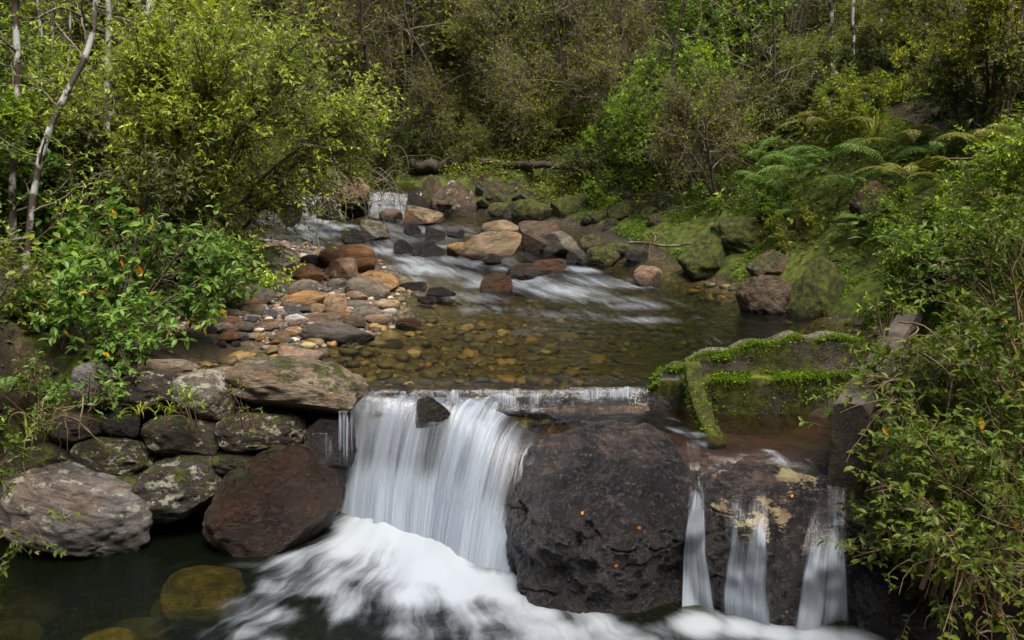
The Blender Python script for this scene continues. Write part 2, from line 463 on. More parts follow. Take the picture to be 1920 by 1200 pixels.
def fall_mat(name, su=15.0, sv=.7, lo=.42, hi=.66, tone=(.43, .49, .58)):
    k = NT(name)
    uv = k.n("UVMap", uv_map="flow").outputs[0]
    foam = k.attr("foam")
    w = k.vmath('SCALE', k.noise(k.vmath('MULTIPLY', uv, (2.5, .9, 1)), 1.0, 2, out=1), scale=.05)
    uvw = k.vmath('ADD', uv, w)
    a = k.noise(k.vmath('MULTIPLY', uvw, (su, sv, 1)), 1.0, 4, .6)
    b = k.noise(k.vmath('MULTIPLY', uvw, (su * 3.6, sv * 1.3, 1)), 1.0, 3, .6)
    c = k.noise(k.vmath('MULTIPLY', uvw, (su * .28, sv * .5, 1)), 1.0, 2, .5)
    s = k.math('ADD', k.math('MULTIPLY', a, .45), k.math('ADD', k.math('MULTIPLY', b, .17), k.math('MULTIPLY', c, .48)))
    al = k.mapr(k.math('ADD', s, k.math('MULTIPLY', k.math('SUBTRACT', foam, .5), .7)), lo, hi + .16)
    al = k.math('MULTIPLY', al, k.mapr(foam, 0, .12))
    tr = k.n("BsdfTransparent")
    gl = k.n("BsdfGlossy"); gl.inputs["Roughness"].default_value = .25
    thin = k.mixsh(k.math('MULTIPLY', k.mapr(foam, 0, .3), .04), tr.outputs[0], gl.outputs[0])
    nb = k.bump(k.math('ADD', a, k.math('MULTIPLY', b, .5)), .5, .03)
    fo = foam_shader(k, tone)
    for nd in k.t.nodes:
        if nd.type in ('BSDF_DIFFUSE', 'BSDF_GLOSSY'): k.put(nd.inputs["Normal"], nb)
    return k.done(k.mixsh(k.math('MULTIPLY', al, .93), thin, fo))
M['fall'] = fall_mat("falling_water")
M['fall_thin'] = fall_mat("thin_falling_water", 34, 1.0, .46, .72)
M['fall_fringe'] = fall_mat("fringe_of_water_threads", 38, .8, .45, .56)

def concrete_mat(name, mossy):
    k = NT(name); wp = k.worldpos()
    g = k.n("NewGeometry"); sz = k.n("SeparateXYZ"); k.put(sz.inputs[0], g.outputs["Normal"])
    n = k.noise(wp, 7, 6, .7); nf = k.noise(wp, 80, 4, .7)
    c = k.mix(k.mapr(n, .35, .65), (.030, .024, .019), (.085, .068, .054))
    c = k.mix(k.mapr(nf, .55, .7), c, (.16, .135, .11))
    c = k.mix(k.mapr(nf, .45, .33), c, (.04, .033, .028))
    up = sz.outputs[2]
    c = k.mix(k.mapr(up, .65, .97, 0, .55), c, k.mix(nf, (.09, .075, .055), (.22, .185, .14)))
    mv = k.math('ADD', k.noise(wp, 4.5, 6, .68), k.math('MULTIPLY', k.noise(wp, 40, 4, .7), .35))
    m = k.attr("mossy")
    mf = k.mapr(k.math('ADD', mv, k.math('MULTIPLY', m, .5)), .86, .98)
    mc = k.mix(k.mapr(k.noise(wp, 17, 5, .7), .38, .66), (.022, .028, .004), (.10, .112, .008))
    mc = k.mix(k.mapr(k.math('ADD', m, k.math('MULTIPLY', up, .35)), 1.05, 1.5), mc, (.17, .19, .010))
    mc = k.mix(k.mapr(k.noise(wp, 6, 3), .55, .7, 0, .7), mc, (.035, .022, .012))
    c = k.mix(mf, c, mc)
    h = k.math('ADD', k.math('MULTIPLY', nf, .6), k.math('MULTIPLY', mf, k.noise(wp, 90, 4, .85)))
    return k.done(k.pbsdf(c, .85, k.bump(h, .9, .02), .3))
M['concrete'] = concrete_mat("mossy_concrete", True)
# ------------------------------------------------------------ ground: one sheet, fine near the stream
def axis(lo, a, b, hi, fine, coarse):
    m = np.arange(a, b + 1e-6, fine)
    def out(d):
        s, x, r = fine, 0, []
        while x < d: s = min(s * 1.18, coarse); x += s; r.append(x)
        return np.array(r)
    return np.concatenate([(a - out(a - lo))[::-1], m, b + out(hi - b)])
gx = axis(-70, -4.6, 4.6, 70, .06, 3.0)
gy = axis(-45, 4.4, 15.5, 90, .06, 3.0)
GX, GY = np.meshgrid(gx, gy)
GZ = height(GX, GY)
def grid_faces(nr, nc):
    i = np.arange(nr * nc).reshape(nr, nc)
    return np.stack([i[:-1, :-1], i[:-1, 1:], i[1:, 1:], i[1:, :-1]], -1).reshape(-1, 4)
def zones(x, y):
    xl, xr, bl = np.interp(y, LY, LX), np.interp(y, RY, RX), np.interp(y, BY, BX)
    up = y > 6.0
    inside = np.minimum(x - xl, xr - x)
    bed = np.where(up, sstep(-.15, .1, inside) * sstep(16.2, 15.4, y), sstep(5.9, 5.7, y) * (x < wall_x(y) + .2) * sstep(-3.6, -3.2, x) * (1 - sstep(.1, .3, x) * sstep(4.85, 5.0, y)))
    grav = up * sstep(bl - .25, bl + .25, x) * sstep(xl + .3, xl, x) * sstep(6.9, 7.3, y) * sstep(13.4, 12.6, y)
    mossy = up * sstep(xr - .05, xr + .15, x) * sstep(xr + 3.4, xr + 2.2, x) * sstep(5, 7, y) * sstep(14.0, 12.4, y) * .95 \
        + up * sstep(bl + .1, bl - .4, x) * .2 + up * sstep(13.0, 14.0, y) * (1 - bed) * .72 + .55 * (1 - up) * sstep(-2.8, -3.1, x) * sstep(4.8, 5.4, y)
    return bed, grav, mossy
zb, zg, zm = zones(GX, GY)
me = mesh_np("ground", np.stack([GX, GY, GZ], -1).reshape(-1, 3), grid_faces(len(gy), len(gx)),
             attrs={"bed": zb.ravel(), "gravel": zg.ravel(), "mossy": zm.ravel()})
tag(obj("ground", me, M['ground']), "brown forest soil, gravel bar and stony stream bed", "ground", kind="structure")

# ------------------------------------------------------------ water
def blob(x, y, c, rx, ry, ang=0.0):
    dx, dy = x - c[0], y - c[1]
    ca, sa = math.cos(ang), math.sin(ang)
    u, v = (dx * ca + dy * sa) / rx, (-dx * sa + dy * ca) / ry
    return np.exp(-(u * u + v * v) * 1.2)

# upper stream, crest to the little cascades and beyond
wx = np.arange(-4.8, 4.0, .045); wy = np.concatenate([np.arange(5.93, 6.2, .02), np.arange(6.22, 11, .04), np.arange(11, 16.5, .05)])
X, Y = np.meshgrid(wx, wy)
Z = wlev(Y)
RAPIDS = [  # photo px, py, half width px, half depth px, strength
    (1060, 545, 150, 20, .75), (1120, 528, 120, 14, .6), (800, 505, 130, 14, .85), (760, 525, 70, 14, .6), (900, 530, 70, 14, .65), (990, 525, 90, 14, .7),
    (860, 488, 120, 10, .6), (1090, 508, 60, 8, .8), (720, 470, 70, 9, .75), (830, 463, 60, 6, .6), (940, 502, 40, 7, .6),
    (600, 440, 90, 10, .65), (560, 425, 60, 8, .7), (600, 415, 50, 6, 1.0), (620, 405, 55, 7, 1.1), (735, 405, 40, 6, 1.2),
    (690, 437, 60, 6, .6), (650, 455, 60, 6, .5), (1180, 575, 120, 12, .52), (1210, 600, 120, 10, .55), (880, 555, 130, 14, .55), (900, 580, 170, 14, .42), (1050, 590, 180, 16, .40), (1000, 620, 160, 14, .26), (1200, 570, 120, 16, .42), (960, 530, 160, 14, .7), (1130, 562, 170, 12, .5), (780, 490, 100, 12, .7), (680, 480, 50, 8, .6), (540, 440, 60, 10, .6), (640, 425, 70, 8, .75),
    (1330, 600, 130, 14, .26), (1360, 640, 140, 14, .26), (1250, 625, 140, 14, .24), (1180, 535, 90, 10, .6)]
F = np.zeros_like(X)
for px, py, rx, ry, s in RAPIDS:
    c = hit_land(px, py)
    e = hit_land(px + rx, py); dn = hit_land(px, py + ry); u_ = hit_land(px, py - ry)
    F = np.maximum(F, .95 * s * blob(X, Y, c, max(abs(e[0] - c[0]), .1) * .85, max((u_[1] - dn[1]) / 2, .14), -.45 if c[1] > 9.3 else 0))
lively = sstep(9.0, 10.2, Y)
F = np.maximum(F, (.36 + .3 * fbm(np.stack([X * 1.3, Y * 1.1, 0 * X + 2], -1), 3)) * lively * sstep(15, 14.5, Y) * sstep(.5, -.6, X - .45 * (12 - Y)))
P = np.stack([X * 2.6, Y * 1.5, 0 * X], -1)
Z = Z + (.030 * lively + .006) * fbm(P, 4) + .045 * F * fbm(P * 2.2 + 9, 3) * lively
lipx = .02 * fbm(np.stack([X * 7, 0 * X, 0 * X], -1), 2)
Z = Z - 0.035 * sstep(6.3, 6.08, Y) - .16 * sstep(6.09, 5.93, Y + lipx)
F = np.maximum(F, .34 * sstep(6.16, 6.0, Y))
D = np.clip(wlev(Y) - height(X, Y), 0, 2)
D = D * sstep(15.2, 14.6, Y) + .3 * sstep(14.6, 15.2, Y)
xr_, xl_ = np.interp(Y, RY, RX), np.interp(Y, LY, LX)
keep = (X > xl_ - .5) & (X < xr_ + .5) & ((Y > 6.1) | ((X > -1.17) & (X < 1.04)))
f = grid_faces(len(wy), len(wx)); kf = keep.ravel()[f].all(1)
flowx = np.interp(Y, [6, 8, 9, 10, 11, 12.5, 14, 16], [.6, .5, .25, -.25, -.9, -1.9, -2.8, -3.4])
me = mesh_np("stream_water", np.stack([X, Y, Z], -1).reshape(-1, 3), f[kf],
             attrs={"depth": D.ravel(), "foam": F.ravel()}, uv=np.stack([X - flowx, Y], -1).reshape(-1, 2))
tag(obj("stream_water", me, M['water_up']), "clear shallow stream above the weir with white riffles", "stream", kind="structure")

# plunge pool below the weir
ZL = -0.95
foot = np.array([at_z(625, 965, ZL), at_z(700, 992, ZL), at_z(800, 1005, ZL), at_z(900, 1050, ZL), at_z(955, 1072, ZL)])
px_ = np.arange(-7, 4.0, .035); py_ = np.arange(1.5, 6.0, .035)
X, Y = np.meshgrid(px_, py_)
fc = np.array([-.62, 6.35])
ang = np.arctan2(X - fc[0], fc[1] - Y); rad = np.hypot(X - fc[0], Y - fc[1])
def seg_dist(X, Y, pts):
    d = np.full(X.shape, 1e9)
    for a, b in zip(pts[:-1], pts[1:]):
        ab = b[:2] - a[:2]; t = np.clip(((X - a[0]) * ab[0] + (Y - a[1]) * ab[1]) / (ab @ ab), 0, 1)
        d = np.minimum(d, np.hypot(X - a[0] - t * ab[0], Y - a[1] - t * ab[1]))
    return d
dfoot = seg_dist(X, Y, foot)
EL = [at_z(*q, ZL) for q in ((628, 965), (560, 1010), (470, 1045), (400, 1110), (340, 1200), (300, 1300))]
ER = [at_z(*q, ZL) for q in ((955, 1065), (1010, 1085), (1120, 1120), (1220, 1165), (1330, 1210), (1500, 1290))]
def edge_x(E, y): E = sorted(E, key=lambda p: p[1]); return np.interp(y, [p[1] for p in E], [p[0] for p in E])
ins = np.minimum(X - edge_x(EL, Y), edge_x(ER, Y) - X)
sw = fbm(np.stack([X * 2.1, Y * 2.1, 0 * X + 4], -1), 3)
sw2 = fbm(np.stack([X * 6, Y * 6, 0 * X + 9], -1), 3)
F = (.68 * np.exp(-(dfoot / .34) ** 2) + .42 * np.exp(-(dfoot / .85) ** 2) + .25 + .42 * sw + .30 * sw2) * sstep(-.14, .42, ins + .16 * sw)
core = at_z(760, 1090, ZL); F += .12 * blob(X, Y, core, .45, .35) * sstep(-.1, .3, ins)
for q, s in (((1310, 1172), 1.1), ((1390, 1180), .9), ((1460, 1190), .9), ((1540, 1195), 1.2), ((1600, 1200), 1.0), ((1240, 1180), .5)):
    F = np.maximum(F, s * blob(X, Y, at_z(*q, ZL), .22, .17))
for q, rx, ry, s in (((480, 1060), .35, .10, .38), ((250, 1090), .5, .12, .22), ((620, 940), .15, .1, .6), ((330, 1180), .5, .2, .25), ((100, 1120), .5, .15, .12)):
    F = np.maximum(F, s * blob(X, Y, at_z(*q, ZL), rx, ry))
P = np.stack([ang * 6, rad * 1.3, 0 * X], -1)
Z = ZL + .012 * fbm(np.stack([X * 3, Y * 3, 0 * X], -1), 3) + .04 * np.clip(F, 0, 1.3) * fbm(P, 4) + .035 * np.exp(-(dfoot / .22) ** 2) * (1 + .5 * fbm(np.stack([X * 5, Y * 5, 0 * X], -1), 2))
D = np.clip(ZL - height(X, Y), 0, 2)
keep = (X < wall_x(Y) + .7)
f = grid_faces(len(py_), len(px_)); kf = keep.ravel()[f].all(1)
me = mesh_np("plunge_pool_water", np.stack([X, Y, Z], -1).reshape(-1, 3), f[kf],
             attrs={"depth": D.ravel(), "foam": F.ravel()}, uv=np.stack([ang * 2.2, rad], -1).reshape(-1, 2))
tag(obj("plunge_pool_water", me, M['water_low']), "dark green plunge pool with white foam spreading from the waterfall", "pool", kind="structure")

# ------------------------------------------------------------ rocks
def ico(sub):
    t = (1 + 5 ** .5) / 2
    V = [(-1, t, 0), (1, t, 0), (-1, -t, 0), (1, -t, 0), (0, -1, t), (0, 1, t), (0, -1, -t), (0, 1, -t), (t, 0, -1), (t, 0, 1), (-t, 0, -1), (-t, 0, 1)]
    Fc = [(0,11,5),(0,5,1),(0,1,7),(0,7,10),(0,10,11),(1,5,9),(5,11,4),(11,10,2),(10,7,6),(7,1,8),(3,9,4),(3,4,2),(3,2,6),(3,6,8),(3,8,9),(4,9,5),(2,4,11),(6,2,10),(8,6,7),(9,8,1)]
    V = [np.array(v) / np.linalg.norm(v) for v in V]
    for _ in range(sub):
        mid, nf = {}, []
        def m(a, b):
            key = (min(a, b), max(a, b))
            if key not in mid:
                p = V[a] + V[b]; V.append(p / np.linalg.norm(p)); mid[key] = len(V) - 1
            return mid[key]
        for a, b, c in Fc:
            x, y, z = m(a, b), m(b, c), m(c, a)
            nf += [(a, x, z), (b, y, x), (c, z, y), (x, y, z)]
        Fc = nf
    return np.array(V), np.array(Fc)
ICO = {s: ico(s) for s in (1, 2, 3, 4, 5)}

def rock_mesh(name, seed, sub=4, sq=1.0, cuts=7, cutd=(.62, .9), rough=.16, soft=.06, stretch=(1, 1, 1), freq=1.3, fine=.03):
    r = np.random.default_rng(seed)
    V, Fc = ICO[sub]; V = np.sign(V) * np.abs(V) ** sq; V = V / np.abs(V).max()
    V = V * (1 + rough * fbm(V * freq + seed * 7.7, 3)[:, None])
    for _ in range(cuts):
        n = r.normal(size=3); n[2] *= .8; n /= np.linalg.norm(n); d = r.uniform(*cutd)
        s = V @ n - d
        push = np.where(s > -soft, np.maximum(s, 0) + np.where(np.abs(s) < soft, (soft - np.abs(s)) ** 2 / (4 * soft), 0), 0)
        V = V - n * push[:, None]
    V = V * (1 + fine * fbm(V * 6 + seed, 4)[:, None])
    lo, hi = V.min(0), V.max(0)
    V = (V - (lo + hi) / 2) / ((hi - lo) / 2)
    return mesh_np(name, V, Fc)

ROCKS = {'block': [rock_mesh("boulder", 130 + i, 5, .72, 7, (.74, .98), .20, .10, freq=1.7, fine=.05) for i in range(6)],
         'round': [rock_mesh("rounded_stone", 10 + i, 4, .85, 4, (.75, .95), .14, .12, fine=.02) for i in range(4)],
         'flat': [rock_mesh("flat_stone", 30 + i, 4, .85, 6, (.66, .92), .18, .10, fine=.03) for i in range(4)],
         'angular': [rock_mesh("angular_stone", 50 + i, 4, .8, 11, (.52, .82), .2, .05, fine=.045) for i in range(5)],
         'boulder': [rock_mesh("boulder", 70 + i, 5, .9, 8, (.62, .9), .24, .07, freq=1.6, fine=.05) for i in range(5)],
         'cobble': [rock_mesh("cobble", 90 + i, 3, .9, 5, (.68, .92), .16, .12, fine=.02) for i in range(6)]}
RK = random.Random(5)
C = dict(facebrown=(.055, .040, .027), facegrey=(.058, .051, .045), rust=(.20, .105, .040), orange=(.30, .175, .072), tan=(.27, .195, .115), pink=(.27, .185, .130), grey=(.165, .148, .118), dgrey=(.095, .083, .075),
         blue=(.085, .09, .10), pale=(.36, .31, .26), white=(.52, .48, .44), cream=(.40, .30, .17), yellow=(.34, .22, .075), brown=(.13, .090, .060),
         dark=(.055, .045, .042), schist=(.215, .20, .195), black=(.045, .040, .040), capstone=(.27, .215, .15), olive=(.17, .14, .075))
DK = 1.0
def put_rock(name, kind, loc, dims, col, label, cat="rock", group=None, moss=0.0, lichen=0.0, wetz=-9.0, rot=(0, 0, 0), mat='rock', idx=None):
    ms = ROCKS[kind]; me = ms[(RK.randrange(len(ms))) if idx is None else idx]
    o = bpy.data.objects.new(name, me); COL.objects.link(o)
    if not me.materials: me.materials.append(M['rock'])
    if mat != 'rock':
        o.material_slots[0].link = 'OBJECT'; o.material_slots[0].material = M[mat]
    o.location = loc; o.scale = dims; o.rotation_euler = rot
    c = C[col] if isinstance(col, str) else col
    j = RK.uniform(.88, 1.12) * DK
    o.color = (c[0] * j, c[1] * j, c[2] * j, 1)
    o["moss"] = float(moss); o["lichen"] = float(lichen); o["wetz"] = float(wetz)
    return tag(o, label, cat, group)

def rock_box(name, kind, box, col, label, moss=0.0, lichen=0.0, roll=0.0, yfront=None, base=None, deep=.75, embed=.35, wet=.06, group=None, cat="rock", mat='rock', idx=None, spin=None, zbase=None):
    x0, y0, x1, y1 = box
    mx = (x0 + x1) / 2
    if yfront is not None: p = at_y(mx, y1, yfront)
    elif zbase is not None: p = at_z(mx, y1, zbase)
    else: p = hit_land(mx, y1)
    depth = p[1] * CP + (HC - p[2]) * SP
    a = (x1 - x0) / 2 * depth / FPX
    b = a * deep
    yc = p[1] + b * .8
    top = at_y(mx, y0, yc - .1 * b)[2]
    if yfront is not None:
        zc = (top + p[2]) / 2; c = max((top - p[2]) / 2, .02)
    else:
        tot = max(top - p[2], .25 * a); c = tot * (.5 + embed * .5); zc = p[2] + tot - c
    depth_c = yc * CP + (HC - zc) * SP
    xc = (mx - 960) / FPX * depth_c
    sp = RK.uniform(-.25, .25) if spin is None else spin
    wz = (wlev(p[1]) if p[1] > 6 else ZL) + wet
    return put_rock(name, kind, (xc, yc, zc), (a * 1.04, b, c * 1.05), col, label, cat, group, moss, lichen, wz, (RK.uniform(-.08, .08), math.radians(roll), sp), mat, idx)

R = rock_box
# --- gravel bar
bar = [
 ('boulder','round',(599,461,704,511),'rust',"big rusty orange boulder with green moss spots at the stream edge of the bar",dict(moss=.12)),
 ('stone','round',(564,478,599,503),'dark',"dark round stone between the bare upright stick and the rusty boulder",{}),
 ('stone','flat',(536,495,616,528),'rust',"long rusty brown slab lying left of the pale pink boulder",dict(roll=6)),
 ('boulder','angular',(610,485,676,527),'pink',"pale pink wrinkled boulder in front of the big rusty one",{}),
 ('stone','flat',(664,511,747,545),'orange',"orange brown stone at the water side of the bar, moss streak across it",dict(roll=8,moss=.1)),
 ('stone','angular',(617,506,640,524),'tan',"small upright tan stone leaning on the pale pink boulder",{}),
 ('stone','flat',(646,525,729,560),'grey',"wide grey tan stone just below the orange brown one",dict(roll=10)),
 ('stone','flat',(648,545,691,564),'pink',"pinkish speckled flat stone amid the bar",{}),
 ('stone','flat',(527,545,627,579),'orange',"longest orange tan slab amid the bar",dict(roll=-8)),
 ('stone','flat',(604,552,652,589),'tan',"broad tan stone overlapping the longest orange slab",dict(roll=-14)),
 ('stone','round',(575,569,610,589),'tan',"small tan stone in front of the broad tan one",{}),
 ('stone','flat',(541,525,599,558),'grey',"grey green slab tilted up to the right behind the orange slab",dict(roll=-22)),
 ('stone','round',(615,522,652,541),'grey',"oval grey stone below the upright tan one",{}),
 ('boulder','flat',(428,536,512,572),'dgrey',"long dark grey boulder by the shrub at the left end of the bar",dict(roll=8)),
 ('stone','flat',(647,564,695,582),'grey',"upper of the two flat grey stones left of the cream stone",{}),
 ('stone','flat',(655,576,708,595),'grey',"lower of the two flat grey stones, above the grey tan flat one",dict(roll=-6)),
 ('stone','round',(702,563,750,583),'cream',"cream and rust stone at the right tip of the bar",{}),
 ('stone','round',(716,579,745,595),'white',"whitest oval stone at the right tip of the bar",{}),
 ('stone','flat',(680,591,736,608),'tan',"grey tan flat stone lowest at the right tip of the bar",{}),
 ('boulder','flat',(564,605,702,645),'dgrey',"largest dark grey flat boulder at the front edge of the bar",dict(roll=5,deep=.55,idx=1)),
 ('stone','flat',(570,588,646,616),'brown',"dull brown stone behind the largest dark grey boulder",{}),
 ('stone','round',(643,592,685,617),'brown',"round brown stone at the back right of the largest dark grey boulder",{}),
 ('stone','flat',(534,589,579,609),'white',"pale grey flat stone left of the dull brown one",dict(roll=-6)),
 ('stone','flat',(449,573,497,592),'olive',"olive tan oval stone among the small pebbles",{}),
 ('stone','flat',(427,580,459,598),'grey',"purplish grey stone beside the grey triangular rock",{}),
 ('stone','round',(459,559,486,575),'orange',"pinkish orange stone in front of the long dark grey boulder",{}),
 ('stone','angular',(511,530,547,555),'blue',"blue grey angular stone at the right end of the dark grey boulder",{}),
 ('stone','flat',(479,504,537,531),'grey',"long grey stone behind the cream upright one",dict(roll=12)),
 ('stone','round',(488,511,509,533),'cream',"cream yellow upright stone leaning on the long grey one",{}),
 ('stone','angular',(442,510,462,538),'pale',"pale blocky upright stone beside the leafy shrub",{}),
 ('stone','round',(461,520,477,538),'olive',"small round beige stone beside the pale blocky one",{}),
 ('stone','round',(471,512,488,527),'blue',"small round slate blue stone left of the cream upright one",{}),
 ('stone','angular',(475,526,512,548),'brown',"grey brown stone below the cream upright one",{}),
 ('stone','angular',(435,494,473,524),'grey',"grey angular rock at the foot of the left shrub",{}),
 ('stone','angular',(479,484,506,502),'pale',"pale knobbly stone near the stream under the fern",{}),
 ('stone','flat',(493,496,524,513),'pink',"pinkish stone above the long grey one",{}),
 ('stone','round',(472,625,496,641),'yellow',"bright yellow block at the water edge of the bar",{}),
 ('stone','round',(516,621,555,640),'rust',"rusty stone right of the bright yellow block",{}),
 ('stone','round',(535,613,566,631),'cream',"cream rounded stone touching the left of the dark grey boulder",{}),
 ('stone','round',(441,623,466,641),'blue',"slate blue stone left of the bright yellow block",{}),
 ('stone','round',(527,634,552,649),'blue',"dark blue stone sitting in the water edge",{}),
 ('stone','round',(407,639,425,652),'black',"leftmost of the two black pebbles at the water edge",{}),
 ('stone','round',(433,639,451,652),'black',"rightmost of the two black pebbles at the water edge",{}),
 ('rock','angular',(382,578,412,610),'grey',"grey triangular rock under the front shrub",{}),
 ('rock','round',(380,606,408,626),'dark',"dark rock below the grey triangular one",dict(moss=.1)),
 ('stone','flat',(620,583,655,596),'rust',"thin brown stone wedged beside the broad tan one",{}),
 ('stone','angular',(518,653,606,686),'pink',"pink sandstone rock standing in the shallow water before the bar",dict(idx=2,wet=.05)),
 ('stone','flat',(496,580,521,598),'blue',"bluish stone left of the pale grey flat one",{}),
 ('rock','round',(497,463,527,483),'dark',"dark rock in the stream margin under the fern",{}),
 ('rock','flat',(464,473,512,498),'dark',"dark grey rock behind the pale knobbly stone",{}),
]
for nm, kd, bx, cl, lb, kw in bar:
    R(nm, kd, bx, cl, lb, **kw)
# --- stream and far bank
far = [
 ('boulder','boulder',(630,335,694,375),'tan',"pale brown boulder above the two small cascades",dict(zbase=.80,moss=.05)),
 ('boulder','boulder',(778,329,842,390),'brown',"tall mossy boulder right of the far cascade, behind another",dict(moss=.45,wet=.08)),
 ('boulder','boulder',(806,340,895,396),'brown',"broad mossy boulder with pale streak right of the far cascade",dict(moss=.3,lichen=.5,wet=.08)),
 ('rock','boulder',(904,338,955,383),'brown',"mossy rock right of the broad mossy boulder",dict(moss=.4)),
 ('rock','boulder',(947,334,1007,368),'brown',"rounded green mossy rock under the hanging shrub",dict(moss=.55)),
 ('rock','round',(914,380,962,405),'brown',"low mossy rock at the far water edge",dict(moss=.5)),
 ('rock','flat',(958,375,1042,413),'brown',"flat bright mossy rock on the far shore",dict(moss=.7)),
 ('rock','flat',(1030,368,1090,405),'brown',"flat mossy rock on the far shore, furthest right",dict(moss=.7)),
 ('stone','round',(711,392,755,414),'brown',"smooth brown stone at the foot of the far cascade",{}),
 ('boulder','angular',(755,387,832,423),'tan',"mossy sided tan boulder in front of the far cascade",dict(moss=.3,lichen=.3)),
 ('boulder','angular',(675,409,729,452),'grey',"grey mossy boulder tilted in the rapids",dict(moss=.25,roll=-12)),
 ('rock','round',(641,430,682,456),'dark',"dark wet rock left of the tilted mossy boulder",dict(wet=.3)),
 ('rock','round',(757,418,790,439),'dark',"dark stone below the mossy sided tan boulder",dict(wet=.3)),
 ('rock','angular',(796,427,836,452),'dark',"dark purplish wet rock midstream",dict(wet=.4)),
 ('rock','round',(836,425,871,443),'blue',"bluish grey stone right of the purplish wet rock",{}),
 ('rock','round',(738,450,774,476),'black',"smaller of the two black wet rocks in the rapids",dict(wet=.4)),
 ('rock','round',(773,453,830,482),'black',"larger of the two black wet rocks in the rapids",dict(wet=.4)),
 ('boulder','flat',(900,413,989,446),'tan',"grey tan humped boulder at the back of the boulder cluster",dict(lichen=.2)),
 ('boulder','flat',(857,437,980,484),'tan',"long tan and olive boulder at the front of the boulder cluster",dict(moss=.14,roll=-10,deep=.6)),
 ('boulder','angular',(974,407,1055,469),'brown',"brown angular boulder leaning up to the right in the cluster",dict(roll=-22,deep=.5)),
 ('boulder','angular',(1015,434,1088,478),'grey',"grey wedge boulder at the right end of the cluster",dict(roll=-14,moss=.1)),
 ('rock','round',(838,455,880,478),'yellow',"yellow brown wet rock at the left end of the cluster",dict(wet=.1)),
 ('rock','boulder',(1098,462,1160,497),'brown',"bright mossy rock at the right shore",dict(moss=.55)),
 ('rock','round',(1134,456,1180,478),'brown',"mossy rock behind the bright mossy one at the shore",dict(moss=.6)),
 ('rock','round',(1172,463,1215,490),'dark',"dark mossy rock under the broken branch at the shore",dict(moss=.35)),
 ('rock','angular',(904,475,940,497),'dark',"small dark wet rock before the long tan boulder",dict(wet=.3)),
 ('rock','flat',(946,494,1034,521),'brown',"flat dark brown wet rock washed by the riffle",dict(wet=.4,embed=.6)),
 ('rock','flat',(995,486,1062,510),'rust',"rusty wet flat rock at the edge of the riffle",dict(wet=.4,embed=.6)),
 ('rock','round',(900,514,962,545),'rust',"orange brown rock under sliding water amid the riffle",dict(wet=.5,embed=.8)),
 ('boulder','round',(1187,499,1242,536),'pink',"pale pinkish boulder standing alone in the pool by the right bank",dict(wet=.06,idx=2)),
 ('rock','angular',(592,372,638,405),'dark',"dark wet rock between the two far cascades",dict(wet=.5,zbase=.56)),
 ('rock','angular',(522,385,568,416),'dark',"dark wet rock left of the left far cascade",dict(wet=.5,zbase=.56)),
 ('rock','angular',(640,368,692,402),'dark',"dark wet rock under the twigs left of the right far cascade",dict(wet=.5,zbase=.56)),
 ('rock','angular',(762,360,800,400),'dark',"dark wet rock at the right edge of the far cascade",dict(wet=.5,zbase=.56)),
 ('rock','flat',(747,529,800,548),'dark',"dark wet stone breaking the riffle beside the bar",dict(wet=.3)),
 ('rock','flat',(800,538,854,558),'dark',"lower dark wet stone breaking the riffle beside the bar",dict(wet=.3)),
 ('rock','flat',(782,556,818,569),'dark',"small wet stone off the right tip of the bar",dict(wet=.3)),
 ('rock','flat',(742,598,790,612),'rust',"rusty stone just breaking the water off the bar tip",dict(wet=.1)),
 ('rock','boulder',(1384,514,1484,588),'brown',"pinkish brown bedrock outcrop in the mossy right bank",dict(moss=.30,idx=4,deep=.6,roll=-25)),
 ('rock','boulder',(1400,470,1500,525),'brown',"dull brown outcrop higher in the mossy right bank",dict(moss=.38,idx=1)),
 ('boulder','boulder',(1590,340,1690,410),'brown',"brown rock face under the ferns on the right bank",dict(moss=.15,idx=1)),
 ('rock','angular',(1060,470,1102,496),'dark',"small dark rock between the wedge boulder and the mossy rock",dict(moss=.2)),
 ('rock','round',(1085,440,1130,468),'brown',"small mossy rock on the shore right of the boulder cluster",dict(moss=.45)),
 ('rock','boulder',(1270,440,1400,520),'brown',"big moss cushion rock at the foot of the right bank",dict(moss=1.15)),
 ('rock','boulder',(1330,405,1470,470),'brown',"upper moss covered hump of the right bank",dict(moss=1.15)),
 ('rock','boulder',(1480,488,1590,592),'brown',"moss and herb covered hump beside the pinkish outcrop",dict(moss=1.1)),
]
DK = .72
for nm, kd, bx, cl, lb, kw in far:
    R(nm, kd, bx, cl, lb, **kw)
rf_ = np.random.default_rng(41)
for i in range(26):
    px, py = rf_.uniform(790, 1240), rf_.uniform(335, 425)
    if py > 395 and px < 960: continue
    w_ = rf_.uniform(14, 34)
    R('rock', ['boulder', 'angular', 'flat'][i % 3], (px - w_, py - w_ * rf_.uniform(.7, 1.1), px + w_, py + 4), ['brown', 'dgrey', 'dark'][i % 3], "small dark rock partly covered in moss on the far shore", moss=rf_.uniform(.35, .7), group="small mossy rocks on the far shore")
